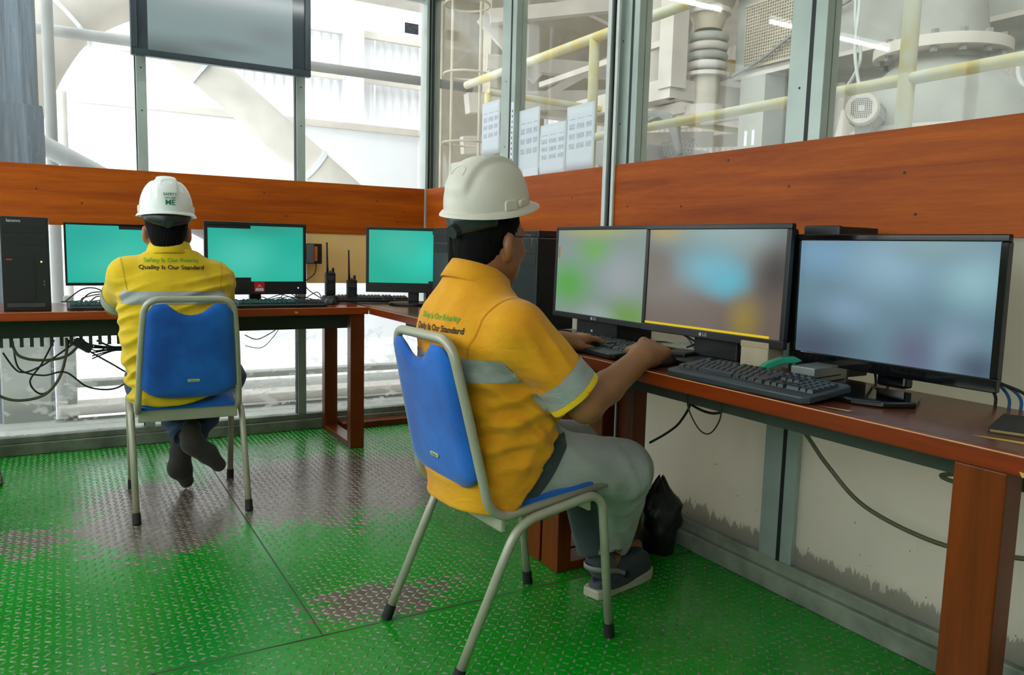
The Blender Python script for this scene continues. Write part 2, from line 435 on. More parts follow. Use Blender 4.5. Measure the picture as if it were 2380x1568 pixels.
def place_text(name, body, size, mat, parent, origin, right, up, bold=0.0, align='CENTER', sx=1.0):
    me = text_mesh(body, size, bold, align, 0.0, sx); right = Vector(right).normalized(); up = Vector(up).normalized(); o0 = Vector(origin)
    for v in me.vertices: v.co = o0 + right * v.co.x + up * v.co.y
    me.materials.clear(); me.materials.append(mat)
    o = bpy.data.objects.new(name, me); COL.objects.link(o); o.parent = parent
    return o

# ================================================================== THE SETTING
ZT, ZB = 1.417, 1.130          # top and bottom of the orange plywood band
RX0, RY0, RZ1 = -3.7, -6.2, 2.60

# ---- floor: steel plates with raised tread lugs
M['seam'] = simple('rusty_seam', lin(74, 72, 54), 0.6)
fl = MB().box(RX0 - 0.05, 0.06, RY0 - 0.05, 0.06, -0.12, -0.006).build('floor', M['hall_dark'])
tag(fl, 'green painted steel tread plate floor, worn brown under the desks', kind='structure')
SEAM_X, SEAM_Y = -1.372, -2.447
plates = [(RX0, SEAM_X, SEAM_Y, 0.0), (SEAM_X, 0.0, SEAM_Y, 0.0), (RX0, 0.0, RY0, SEAM_Y)]
def lug_mesh(x0, x1, y0, y1):
    # each lug: low pointed-oval ridge, 28 x 8 mm, alternate ones turned through 90 degrees
    p = 0.0250; nx = int((x1 - x0) / p); ny = int((y1 - y0) / p)
    L, W, H = 0.0122, 0.0040, 0.0021
    base = np.array([(-L, 0, 0), (-L * .45, -W, 0), (L * .45, -W, 0), (L, 0, 0), (L * .45, W, 0), (-L * .45, W, 0), (-L * .55, 0, H), (L * .55, 0, H)])
    fs0 = np.array([(0, 1, 6), (1, 2, 7), (1, 7, 6), (2, 3, 7), (3, 4, 7), (4, 5, 6), (4, 6, 7), (5, 0, 6)])
    I, J = np.meshgrid(np.arange(nx), np.arange(ny), indexing='ij'); I = I.ravel(); J = J.ravel()
    cx = x0 + (I + 0.5) * p; cy = y0 + (J + 0.5) * p
    ang = np.where((I + J) % 2 == 0, 0.78, -0.78)
    keep = (cx > -2.75) & (cy > -4.1); cx = cx[keep]; cy = cy[keep]; ang = ang[keep]
    n = len(cx); c, s = np.cos(ang), np.sin(ang)
    V = np.empty((n, 8, 3)); V[:, :, 0] = cx[:, None] + base[:, 0] * c[:, None] - base[:, 1] * s[:, None]
    V[:, :, 1] = cy[:, None] + base[:, 0] * s[:, None] + base[:, 1] * c[:, None]; V[:, :, 2] = base[:, 2]
    Fc = (fs0[None] + (np.arange(n) * 8)[:, None, None]).reshape(-1, 3)
    me = bpy.data.meshes.new('tread_lugs'); me.from_pydata(V.reshape(-1, 3).tolist(), [], Fc.tolist()); me.update()
    me.polygons.foreach_set('use_smooth', [True] * len(me.polygons)); me.materials.append(M['lug']); return me
for (x0, x1, y0, y1) in plates:
    g = 0.0025
    pl = MB().box(x0 + g, x1 - g, y0 + g, y1 - g, -0.006, 0.0).build('floor_plate', M['floor'], fl)
    lo = bpy.data.objects.new('tread_lugs', lug_mesh(x0 + 0.01, x1 - 0.01, y0 + 0.01, y1 - 0.01)); COL.objects.link(lo); lo.parent = pl
    tag(lo, kind='stuff')
# rough weld bead lying in the seams
MB().tube([(SEAM_X, SEAM_Y + k * 0.05, -0.001 + 0.0008 * math.sin(k * 9)) for k in range(0, 49)], 0.002, 6).build('weld_bead', M['seam'], fl, True)
MB().tube([(RX0 + k * 0.05, SEAM_Y, -0.001 + 0.0008 * math.sin(k * 7)) for k in range(0, 74)], 0.0028, 6).build('weld_bead', M['seam'], fl, True)

# ---- back wall (y = 0)
wb = struct('wall_back', 'glazed back wall with grey metal frames and an orange plywood band')
MB().box(RX0, 0.0, -0.03, 0.06, 0.0, 0.055).box(RX0, 0.0, -0.005, 0.06, 0.055, 0.085).build('sill', M['sill'], wb, bevel=0.003)
MB().box(RX0, 0.0, 0.0, 0.06, 2.52, RZ1).build('head_rail', M['alu'], wb)
MB().box(RX0, 0.0, 0.006, 0.05, 1.25, 1.30).build('transom', M['alu'], wb)
mulls = [-3.10, -2.35, -1.577, -0.771]
for x in mulls:
    m_ = MB().box(x - 0.024, x + 0.024, 0.002, 0.062, 0.085, 2.52).build('mullion', M['alu'], wb, bevel=0.002)
    MB().box(x - 0.028, x - 0.0235, 0.012, 0.05, 0.085, 2.52).build('gasket', M['gasket'], m_)
    for z in (1.72, 1.93, 2.3): MB().cyl((x, 0.003, z), (x, 0.0, z), 0.004, n=8).build('screw', M['gasket'], m_)
xs = [RX0] + mulls + [-0.03]
for a, b in zip(xs[:-1], xs[1:]):
    MB().box(a + 0.024, b - 0.024, 0.030, 0.035, 1.30, 2.52).build('glass_pane', M['glass_up'], wb)
    MB().box(a + 0.024, b - 0.024, 0.030, 0.035, 0.085, 1.25).build('glass_pane', M['glass_low'], wb)
bp = MB().box(RX0, -0.019, -0.018, 0.0, ZB, ZT).build('plywood_band', M['band'], wb, bevel=0.001)
for x, z in [(-2.05, 1.30), (-1.86, 1.24), (-1.42, 1.22), (-0.98, 1.34), (-0.86, 1.22), (-0.33, 1.33), (-0.20, 1.21), (-0.16, 1.27)]:
    MB().cyl((x, -0.0185, z), (x, -0.017, z), 0.0045, n=8).build('screw', M['gasket'], bp)

# ---- right wall (x = 0)
wr = struct('wall_right', 'glazed right wall with orange plywood band above dirty beige lower panels')
MB().box(-0.02, 0.06, RY0, 0.0, 0.0, 0.06).box(-0.004, 0.06, RY0, 0.0, 0.06, 0.10).build('sill', M['sill'], wr, bevel=0.004)
MB().box(0.0, 0.06, RY0, 0.0, 2.52, RZ1).build('head_rail', M['alu'], wr)
MB().box(0.006, 0.05, RY0, 0.0, 1.25, 1.30).build('transom', M['alu'], wr)
cp = MB().box(-0.028, 0.062, -0.028, 0.062, 0.0, RZ1).build('corner_post', M['alu'], wr, bevel=0.003)
MB().box(-0.012, 0.0, -0.0295, -0.027, 0.085, RZ1).box(0.006, 0.010, -0.06, -0.028, 0.085, RZ1).build('gasket', M['gasket'], cp)
def mull_r(y0, y1, gap):
    m_ = MB().box(0.0, 0.062, y0, y1, 0.10, 2.52).build('mullion', M['alu'], wr, bevel=0.002)
    MB().box(-0.0012, 0.05, gap - 0.007, gap + 0.007, 0.10, 2.52).build('gasket', M['gasket'], m_)
    for z in (1.58, 1.9): MB().cyl((-0.0005, (y0 + y1) / 2 + 0.02, z), (0.003, (y0 + y1) / 2 + 0.02, z), 0.004, n=8).build('screw', M['gasket'], m_)
rm = [(-1.045, -0.905, -1.0), (-1.995, -1.84, -1.955), (-2.865, -2.735, -2.815), (-3.90, -3.79, -3.86), (-4.9, -4.8, -4.86)]
for a in rm: mull_r(*a)
ys = [(-0.03, -0.03)] + [(a, b) for a, b, c in rm] + [(RY0, RY0)]
for (a0, a1), (b0, b1) in zip(ys[:-1], ys[1:]):
    MB().box(0.030, 0.035, b1, a0, 1.30, 2.52).build('glass_pane', M['glass_right'], wr)
    MB().box(0.020, 0.028, b1, a0, 0.10, 1.25).build('lower_panel', M['panel'], wr)
for y0, y1 in ((-1.862, -0.019), (RY0, -1.872)):
    b_ = MB().box(-0.018, 0.0, y0, y1, ZB, ZT).build('plywood_band', M['band_y'], wr, bevel=0.001)
    for y, z in [(-2.52, 1.385), (-2.78, 1.285), (-3.16, 1.30), (-2.3, 1.24), (-1.99, 1.25), (-1.2, 1.3), (-1.6, 1.3), (-3.2, 1.19)]:
        if y0 < y < y1: MB().cyl((-0.0185, y, z), (-0.017, y, z), 0.0045, n=8).build('screw', M['gasket'], b_)

# ---- sides the photo does not show: left glazing, wall behind the camera, ceiling with tube lights
wl = struct('wall_left', 'glazed left wall with grey frames, white below')
MB().box(RX0 - 0.06, RX0, RY0, 0.0, 0.0, 1.13).build('lower_panel', M['cabin_white'], wl)
MB().box(RX0 - 0.06, RX0, RY0, 0.0, 2.52, RZ1).build('head_rail', M['alu'], wl)
for k in range(7):
    y = RY0 + 0.05 + k * (-RY0 - 0.1) / 6
    MB().box(RX0 - 0.06, RX0, y - 0.03, y + 0.03, 1.13, 2.52).build('mullion', M['alu'], wl)
MB().box(RX0 - 0.035, RX0 - 0.03, RY0, 0.0, 1.13, 2.52).build('glass_pane', M['glass_up'], wl)
wf = struct('wall_front', 'white panelled wall behind the viewer')
for k in range(4): MB().box(RX0 + k * 0.925 + 0.002, RX0 + (k + 1) * 0.925 - 0.002, RY0 - 0.06, RY0, 0.0, RZ1).build('wall_panel', M['cabin_white'], wf)
ce = MB().box(RX0 - 0.06, 0.06, RY0 - 0.06, 0.06, RZ1, RZ1 + 0.08).build('ceiling', M['cabin_white'])
tag(ce, 'flat white cabin ceiling', kind='structure')
for k, (x, y) in enumerate([(-0.85, -0.85), (-2.45, -0.85)]):
    t = thing('tube_light', ['white ceiling tube light above the corner', 'white ceiling tube light above the back desk', 'white ceiling tube light above the right desks', 'white ceiling tube light above the open floor'][k], 'light', (x, y, RZ1), 0, 'ceiling tube lights')
    MB().box(-0.62, 0.62, -0.04, 0.04, -0.05, 0.0).build('housing', M['white'], t, bevel=0.004)
    MB().cyl((-0.6, 0, -0.075), (0.6, 0, -0.075), 0.014, n=12).build('tube', M['tube'], t)
    MB().box(-0.615, -0.6, -0.02, 0.02, -0.095, -0.05).build('lamp_holder', M['white'], t)
    MB().box(0.6, 0.615, -0.02, 0.02, -0.095, -0.05).build('lamp_holder', M['white'], t)

# yellowed board closing the pane under the band beside the corner, brown plank on the floor, cable trunking
o = MB().box(-0.745, -0.03, -0.012, -0.004, 0.846, ZB).build('cover_board', M['card']); tag(o, 'yellowed fibreboard panel fixed below the orange band near the corner', 'board')
o = MB().box(-0.565, -0.03, -0.13, -0.032, 0.0, 0.035).build('floor_plank', M['leg'], bevel=0.003); tag(o, 'brown wooden plank on the floor along the back window', 'plank')
ct = thing('cable_trunking', 'white cable trunking running down the right wall over the orange band', 'trunking', (0, 0, 0))
MB().box(-0.040, -0.0185, -1.868, -1.845, 0.9, 2.6).build('channel', M['white'], ct, bevel=0.002)
MB().box(-0.030, -0.0185, -1.905, -1.888, 0.9, 2.6).build('channel', M['white'], ct, bevel=0.002)
MB().tube(spline([(-0.026, -1.876, 2.6), (-0.028, -1.874, 2.0), (-0.03, -1.880, 1.6), (-0.028, -1.876, 1.2), (-0.028, -1.877, 0.9)], 8), 0.0065, 8).build('cable', M['cable'], ct, True)

# ================================================================== DESKS
DZ = 0.75
def leg_frame(parent, a, b, wdir, w, h):
    """U-shaped timber end frame: two posts a (front) and b (back) and a floor rail; wdir is the board width direction"""
    wd = Vector(wdir)
    dd = (Vector(b) - Vector(a)).normalized()
    for p in (a, b):
        p = Vector(p); c = [p - wd * w / 2 - dd * 0.0275, p + wd * w / 2 + dd * 0.0275]
        lo = [min(c[0][k], c[1][k]) for k in range(2)]; hi = [max(c[0][k], c[1][k]) for k in range(2)]
        MB().box(lo[0], hi[0], lo[1], hi[1], 0.0, h).build('leg', M['leg'], parent, bevel=0.003)
    a2 = Vector(a) + dd * 0.0275; b2 = Vector(b) - dd * 0.0275
    c = [a2 - wd * w / 2, b2 + wd * w / 2]
    lo = [min(c[0][k], c[1][k]) for k in range(2)]; hi = [max(c[0][k], c[1][k]) for k in range(2)]
    MB().box(lo[0], hi[0], lo[1], hi[1], 0.0, 0.03).build('floor_rail', M['leg'], parent, bevel=0.002)

M['worn'] = simple('worn_lit_edge_wood', lin(226, 160, 100), 0.5)  # pale strip for the worn edge, with its bevel highlight painted in
d1 = thing('desk', 'red-brown wooden desk along the back window, holding three teal screens', 'desk', (-1.9, -0.3, 0))
def rel(o, root):
    o.location = -Vector(root.location); return o
rel(MB().box(-3.3, -0.579, -0.560, -0.035, DZ - 0.026, DZ).build('desktop', M['desk_x'], d1, bevel=0.002), d1)
rel(MB().box(-3.3, -0.579, -0.585, -0.5605, DZ - 0.036, DZ).build('edge_band', M['edge_x'], d1, bevel=0.003), d1)
rel(MB().box(-3.3, -0.579, -0.5862, -0.5832, DZ - 0.0014, DZ + 0.0004).build('worn_lit_edge', M['worn'], d1), d1)
rel(MB().box(-3.3, -0.62, -0.40, -0.38, DZ - 0.125, DZ - 0.027).build('apron', M['apron'], d1), d1)
n0 = len(d1.children)
leg_frame(d1, (-0.632, -0.535, 0), (-0.632, -0.075, 0), (1, 0, 0), 0.075, DZ - 0.037)
leg_frame(d1, (-3.2, -0.535, 0), (-3.2, -0.075, 0), (1, 0, 0), 0.075, DZ - 0.037)
for c in d1.children:
    if c.name.startswith(('leg', 'floor_rail')): rel(c, d1)

d2 = thing('desk', 'red-brown wooden desk in the corner, with a dark tower beside the turned teal screen', 'desk', (-0.3, -1.3, 0))
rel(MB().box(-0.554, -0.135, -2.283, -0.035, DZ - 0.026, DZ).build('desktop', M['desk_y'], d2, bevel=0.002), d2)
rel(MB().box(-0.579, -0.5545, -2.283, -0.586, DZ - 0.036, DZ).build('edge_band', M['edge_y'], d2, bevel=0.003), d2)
rel(MB().box(-0.5802, -0.5772, -2.283, -0.586, DZ - 0.0014, DZ + 0.0004).build('worn_lit_edge', M['worn'], d2), d2)
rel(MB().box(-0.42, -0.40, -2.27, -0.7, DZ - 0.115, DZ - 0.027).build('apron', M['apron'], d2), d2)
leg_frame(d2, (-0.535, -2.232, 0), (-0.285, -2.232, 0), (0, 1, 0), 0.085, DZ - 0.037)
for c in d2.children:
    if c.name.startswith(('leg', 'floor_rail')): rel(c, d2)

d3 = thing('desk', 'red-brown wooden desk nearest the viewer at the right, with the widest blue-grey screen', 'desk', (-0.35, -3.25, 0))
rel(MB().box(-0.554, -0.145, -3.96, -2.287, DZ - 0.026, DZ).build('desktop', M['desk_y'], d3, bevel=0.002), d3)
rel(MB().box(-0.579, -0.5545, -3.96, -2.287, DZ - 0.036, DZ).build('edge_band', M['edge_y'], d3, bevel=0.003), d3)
rel(MB().box(-0.5802, -0.5772, -3.96, -2.287, DZ - 0.0014, DZ + 0.0004).build('worn_lit_edge', M['worn'], d3), d3)
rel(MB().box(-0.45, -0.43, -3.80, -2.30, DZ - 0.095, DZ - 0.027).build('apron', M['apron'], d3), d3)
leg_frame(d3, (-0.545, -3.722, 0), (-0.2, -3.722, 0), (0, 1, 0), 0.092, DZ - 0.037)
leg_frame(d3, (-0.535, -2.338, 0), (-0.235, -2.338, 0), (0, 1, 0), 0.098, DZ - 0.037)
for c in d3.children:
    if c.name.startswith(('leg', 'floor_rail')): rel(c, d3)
# chipped paint flakes that bare the yellow wood
def chip(parent, pts, mat, off):
    o = MB().add([tuple(Vector(p)) for p in pts], [tuple(range(len(pts)))]).build('chip', mat, parent); o.location = -Vector(parent.location); return o
M['barewood'] = simple('bare_wood', lin(206, 170, 84), 0.7)
chip(d3, [(-0.50, -3.66, 0.7504), (-0.485, -3.68, 0.7504), (-0.455, -3.76, 0.7504), (-0.47, -3.80, 0.7504), (-0.485, -3.74, 0.7504)], M['barewood'], 0)
chip(d3, [(-0.54, -3.34, 0.7504), (-0.535, -3.36, 0.7504), (-0.515, -3.42, 0.7504), (-0.53, -3.42, 0.7504)], M['barewood'], 0)
chip(d1, [(-0.965, -0.5855, 0.733), (-0.955, -0.5855, 0.736), (-0.945, -0.5855, 0.73), (-0.95, -0.5855, 0.724), (-0.962, -0.5855, 0.725)], M['barewood'], 0)
chip(d3, [(-0.5795, -3.79, 0.724), (-0.5795, -3.815, 0.722), (-0.5795, -3.82, 0.716), (-0.5795, -3.795, 0.715)], M['barewood'], 0)

# ================================================================== CHAIRS
def chair(label, loc, rz):
    c = thing('stacking_chair', label, 'chair', loc, rz, 'blue stacking chairs')
    R = 0.0125
    # back frame + seat rail: one bent tube each side joined over the top
    def side(s):
        wt, wb_, ws = 0.155, 0.185, 0.185
        return [(0.225, s * ws, 0.440), (-0.105, s * ws, 0.400), (-0.150, s * wb_, 0.430), (-0.215, s * 0.170, 0.70), (-0.250, s * wt, 0.852)]
    left = side(1); right = side(-1)
    path = bend(left[:2], 0, 1)
    pts = left + right[::-1]
    MB().tube(bend(pts, 0.055, 7), R, 10).build('back_frame', M['chair_metal'], c, True)
    for s in (1, -1):
        loop = [(-0.245, s * 0.204, 0.012), (-0.075, s * 0.207, 0.385), (0.02, s * 0.207, 0.412), (0.195, s * 0.207, 0.428), (0.245, s * 0.203, 0.012)]
        MB().tube(bend([loop[0], loop[1], loop[3], loop[4]], 0.06, 8), R, 10).build('leg_frame', M['chair_metal'], c, True)
        for k, q in ((0, loop[1]), (4, loop[3])):
            p = Vector(loop[k]); d = (Vector(q) - p).normalized()
            MB().cyl(p - d * 0.012, p + d * 0.03, 0.0158, 0.0148, 12).build('rubber_foot', M['rubber'], c, auto=0.6)
    # steel cross plates under the seat
    MB().box(-0.112, -0.098, -0.185, 0.185, 0.360, 0.412).build('rear_cross_plate', M['chair_metal'], c, bevel=0.004)
    MB().box(0.16, 0.17, -0.195, 0.195, 0.375, 0.425).build('front_cross_plate', M['chair_metal'], c, bevel=0.003)
    # padded seat
    nx, ny = 13, 13; top = []; bot = []
    for i in range(nx):
        u = i / (nx - 1); rt = []; rb = []
        for j in range(ny):
            v = j / (ny - 1) * 2 - 1
            x = -0.125 + 0.36 * u; hw = 0.192 - 0.02 * (1 - u) ** 2 - 0.016 * max(0, u - 0.85) / 0.15
            y = v * hw; z = 0.415 + (x + 0.1) * 0.115
            e = max(0.0, 1 - abs(v) ** 6) * max(0.0, 1 - abs(2 * u - 1) ** 8)
            zt = z + 0.010 + 0.026 * e ** 0.5 - 0.008 * (1 - v * v) * (1 - (2 * u - 1) ** 2)
            if u > 0.85: zt -= 0.02 * ((u - 0.85) / 0.15) ** 2
            rt.append((x, y, zt)); rb.append((x, y, z - 0.002))
        top.append(rt); bot.append(rb)
    b = MB().grid(top); b.grid(bot)
    ring = [(i, 0) for i in range(nx)] + [(nx - 1, j) for j in range(1, ny)] + [(i, ny - 1) for i in range(nx - 2, -1, -1)] + [(0, j) for j in range(ny - 2, 0, -1)]
    n = nx * ny
    for k in range(len(ring)):
        a_ = ring[k][0] * ny + ring[k][1]; b_ = ring[(k + 1) % len(ring)][0] * ny + ring[(k + 1) % len(ring)][1]
        b.f.append((a_, b_, b_ + n, a_ + n))
    b.build('seat', M['chair_blue'], c, auto=1.0)
    # padded backrest with a scooped hand-hold in the top edge, lying behind the frame plane
    ns, nt = 15, 19; F = []; K = []
    def edge_top(v):
        s = abs(v)
        base = 0.838 - 0.010 * s ** 4 - 0.03 * max(0, s - 0.86) / 0.14
        if s < 0.50: base -= 0.046 * (1 - (s / 0.50) ** 2) ** 0.7
        return base
    for i in range(nt):
        t = i / (nt - 1); rf = []; rk = []
        for j in range(ns):
            v = j / (ns - 1) * 2 - 1
            zt = edge_top(v); zb = 0.462 + 0.02 * abs(v) ** 3 + 0.022 * max(0, abs(v) - 0.8) / 0.2
            z = zb + (zt - zb) * t
            hw = 0.176 - 0.026 * (z - 0.46) / 0.38
            if z < 0.52: hw -= 0.012 * ((0.52 - z) / 0.06) ** 2
            y = v * hw
            xf = -0.150 - (z - 0.43) * 0.237
            bow = 0.012 * (1 - v * v)
            ed = min(1.0, (1 - abs(v)) / 0.14, t / 0.06, (1 - t) / 0.06); ed = max(0.0, ed) ** 0.5
            cx = xf - 0.010 - bow
            rf.append((cx + 0.003 + 0.011 * ed, y, z)); rk.append((cx - 0.003 - 0.011 * ed, y, z))
        F.append(rf); K.append(rk)
    b = MB().grid(F); b.grid(K); n = nt * ns
    ring = [(i, 0) for i in range(nt)] + [(nt - 1, j) for j in range(1, ns)] + [(i, ns - 1) for i in range(nt - 2, -1, -1)] + [(0, j) for j in range(ns - 2, 0, -1)]
    for k in range(len(ring)):
        a_ = ring[k][0] * ns + ring[k][1]; b_ = ring[(k + 1) % len(ring)][0] * ns + ring[(k + 1) % len(ring)][1]
        b.f.append((a_, b_, b_ + n, a_ + n))
    br = b.build('backrest', M['chair_blue'], c, auto=1.2)
    # small maker's plate low on the back
    zc = 0.535; xc = -0.150 - (zc - 0.43) * 0.237 - 0.010 - 0.012 - 0.0155
    n_ = Vector((-0.973, 0, -0.23)); up = Vector((-0.23, 0, 0.973)); rt = Vector((0, -1, 0)); o0 = Vector((xc, -0.01, zc))
    mm = Matrix((rt, up, n_)).transposed().to_4x4(); mm.translation = o0
    poly = []
    for k in range(20):
        tt = 2 * PI * k / 20; poly.append((0.017 * (1 if math.cos(tt) > 0 else -1) + 0.0055 * math.cos(tt), 0.0055 * math.sin(tt)))
    mp = MB().prism(poly, -0.001, 0.0015, mm).build('maker_plate', simple('plate_cream', lin(206, 206, 150), 0.4), br)
    place_text('plate_lettering', 'Chitose', 0.0095, M['ink'], mp, o0 + n_ * 0.002, rt, up)
    return c
ch1 = chair('blue padded stacking chair holding the worker at the back window', (-1.534, -1.061, 0), math.radians(88))
ch2 = chair('blue padded stacking chair nearest the viewer, holding the bespectacled worker', (-0.922, -2.6235, 0), math.radians(3.2))

# ================================================================== THINGS ON THE DESKS
def monitor(name, label, loc, yaw, w, h, zb, smat, frame='black', bez=0.014, chin=0.022, tilt=0.0, base='oval', group=None, logo=None, led=None, neckw=0.06, basex=0.0):
    """display: local x = towards the viewer, y = viewer's right, z up, foot on the desk"""
    t = thing(name, label, 'monitor', loc, yaw, group)
    T = Matrix.Translation((0, 0, zb)) @ Matrix.Rotation(-tilt, 4, 'Y')
    fm = M[frame]
    b = MB(); b.box(-0.045, -0.004, -w / 2 + 0.012, w / 2 - 0.012, 0.015, h - 0.012, T)
    body = b.build('housing', M['black_matte'], t, bevel=0.008)
    fr = MB()
    fr.box(-0.012, 0.006, -w / 2, w / 2, h - bez, h, T)
    fr.box(-0.012, 0.006, -w / 2, w / 2, 0, chin, T)
    fr.box(-0.012, 0.006, -w / 2, -w / 2 + bez, chin, h - bez, T)
    fr.box(-0.012, 0.006, w / 2 - bez, w / 2, chin, h - bez, T)
    f_ = fr.build('bezel', fm, t, bevel=0.0025)
    s = MB().box(-0.004, 0.002, -w / 2 + bez, w / 2 - bez, chin, h - bez, T).build('screen', smat, t)
    # neck and foot
    MB().box(-0.075, -0.040, -neckw / 2, neckw / 2, 0.012, zb + h * 0.45).build('neck', M['black_gloss'] if base == 'hex' else M['black'], t, bevel=0.006)
    if base == 'oval':
        poly = [(0.115 * math.cos(a) - 0.02 + basex, 0.135 * math.sin(a)) for a in np.linspace(0, 2 * PI, 33)[:-1]]
    else:
        poly = [(-0.09, -0.10), (-0.09, 0.10), (0.02, 0.155), (0.085, 0.12), (0.11, 0.06), (0.11, -0.06), (0.085, -0.12), (0.02, -0.155)]
        poly = [(x + basex, y) for x, y in poly]
    MB().prism(poly, 0.0, 0.014).build('foot', M['black_gloss'] if base == 'hex' else M['black'], t, bevel=0.004)
    if logo:
        p = T @ Vector((0.0075, 0, chin * 0.5)); up = (T.to_3x3() @ Vector((0, 0, 1)))
        place_text('logo', logo, 0.014, M['silver_ink'], f_, p, (0, 1, 0), up, 0.0003)
        if logo == 'LG':
            MB().cyl(p + Vector((0, -0.017, 0)), p + Vector((0.0006, -0.017, 0)), 0.0055, n=16).build('logo_disc', M['silver_ink'], f_)
    if led:
        p = T @ Vector((0.0065, w / 2 - 0.045, chin * 0.5))
        MB().cyl(p, p + Vector((0.001, 0, 0)), 0.004, n=10).build('power_light', M[led], f_)
    return t

tealA = screen('teal_display', lin(28, 178, 158), [(0.5, 0.45, 0.75, 0.9, lin(60, 196, 176)), (0.1, 0.9, 0.6, 0.7, lin(34, 172, 160))], 0.72)
tealB = screen('teal_display_dark_menu', lin(24, 176, 156), [(0.35, 0.4, 0.6, 0.7, lin(72, 198, 178)), (0.9, 0.2, 0.5, 0.5, lin(46, 186, 164)), (0.6, 1.0, 0.7, 0.3, lin(40, 156, 136))], 0.72)
tealC = screen('teal_display_corner', lin(30, 176, 152), [(0.65, 0.5, 0.6, 0.7, lin(40, 204, 184)), (0.35, 0.7, 0.4, 0.5, lin(60, 188, 166))], 0.72)
greenS = screen('grey_green_display', lin(132, 150, 144), [(0.15, 0.35, 0.42, 0.42, lin(92, 160, 72)), (0.45, 0.78, 0.34, 0.32, lin(116, 166, 100)), (0.75, 0.5, 0.36, 0.42, lin(152, 160, 166)), (0.85, 0.05, 0.4, 0.3, lin(110, 150, 80)), (0.5, 0.0, 0.3, 0.2, lin(150, 165, 160)), (0.45, 1.0, 0.7, 0.16, lin(160, 166, 118))], 0.72)
brownS = screen('brown_blue_display', lin(104, 92, 84), [(0.5, 0.98, 0.9, 0.42, lin(122, 150, 152)), (0.12, 1.0, 0.3, 0.2, lin(158, 146, 96)), (0.5, 0.62, 0.42, 0.36, lin(96, 164, 182)), (0.62, 0.50, 0.26, 0.28, lin(84, 168, 190)), (0.93, 0.6, 0.2, 0.4, lin(66, 62, 62)), (0.76, 0.15, 0.18, 0.35, lin(140, 122, 60)), (0.3, 0.15, 0.4, 0.25, lin(100, 86, 74)), (0.08, 0.55, 0.2, 0.3, lin(96, 88, 78))], 0.72)
blueS = screen('blue_grey_display', lin(104, 136, 152), [(0.15, 0.88, 0.35, 0.3, lin(118, 158, 186)), (0.5, 0.78, 0.4, 0.4, lin(134, 170, 190)), (0.9, 0.7, 0.25, 0.35, lin(140, 182, 192)), (0.1, 0.05, 0.5, 0.4, lin(72, 84, 102)), (0.65, 0.1, 0.2, 0.4, lin(98, 104, 130)), (0.85, 0.18, 0.16, 0.4, lin(124, 148, 168)), (0.3, 0.42, 0.25, 0.25, lin(122, 154, 176)), (0.95, 0.05, 0.2, 0.25, lin(72, 88, 106)), (0.7, 0.95, 0.3, 0.2, lin(120, 152, 160))], 0.72)
tvS = screen('grey_tv_picture', lin(132, 150, 150), [(0.1, 0.0, 0.6, 0.25, lin(96, 108, 108)), (0.85, 0.35, 0.3, 0.2, lin(126, 138, 142)), (0.5, 0.15, 0.4, 0.12, lin(118, 130, 132)), (0.5, 0.7, 0.6, 0.3, lin(140, 150, 152))], 0.75)
darkS = simple('dark_screen_margin', lin(58, 66, 74), 0.15, 0, 0.15, 5)

GM = 'teal monitors on the back desk'
HP = math.pi / 2
m1 = monitor('monitor', 'slim monitor with a teal screen beside the black computer tower, left of the worker', (-1.695, -0.27, DZ), -HP, 0.50, 0.293, 0.097, tealA, 'black_gloss', 0.009, 0.014, 0.0, group=GM)
m2 = monitor('monitor', 'monitor with a teal screen and a red sticker under it, right of the worker', (-1.077, -0.27, DZ), -HP, 0.515, 0.372, 0.050, tealB, 'black', 0.018, 0.068, 0.0, group=GM, led='led_blue')
m3 = monitor('monitor', 'monitor with a teal screen turned across the corner behind the two radios', (-0.29, -0.49, DZ), math.radians(-113), 0.515, 0.352, 0.068, tealC, 'black', 0.016, 0.052, 0.0, group=GM)
# dark menu bars printed over the teal pictures
def bar_on(mon, y0, y1, z0, z1, zb):
    c = [o for o in mon.children if o.name.startswith('screen')][0]
    MB().box(0.002, 0.0026, y0, y1, zb + z0, zb + z1).build('menu_bar', M['black_matte'], c)
bar_on(m1, -0.02, 0.20, 0.268, 0.284, 0.097)
bar_on(m1, -0.02, 0.20, 0.014, 0.026, 0.097)
bar_on(m2, -0.24, -0.03, 0.338, 0.354, 0.050)
bar_on(m2, -0.24, -0.03, 0.068, 0.088, 0.050)
bar_on(m3, 0.10, 0.24, 0.318, 0.336, 0.068)
bar_on(m3, 0.08, 0.24, 0.052, 0.064, 0.068)
GR = 'monitors on the right desks'
r1 = monitor('monitor', 'monitor with a grey-green picture, in front of the nearer worker', (-0.33, -2.236, DZ), PI, 0.55, 0.335, 0.074, greenS, 'black', 0.013, 0.020, 0.02, group=GR, logo='LG')
r2 = monitor('monitor', 'monitor with a brown and sky-blue picture, middle of the right desks', (-0.32, -2.772, DZ), math.radians(183.5), 0.55, 0.335, 0.074, brownS, 'black', 0.015, 0.024, 0.02, group=GR, logo='LG', neckw=0.17)
r3 = monitor('monitor', 'glossy black monitor with a plain blue-grey picture, nearest the viewer', (-0.262, -3.306, DZ), math.radians(181.5), 0.532, 0.335, 0.0455, blueS, 'black_gloss', 0.016, 0.030, -0.012, base='hex', group=GR, basex=0.085, neckw=0.075)
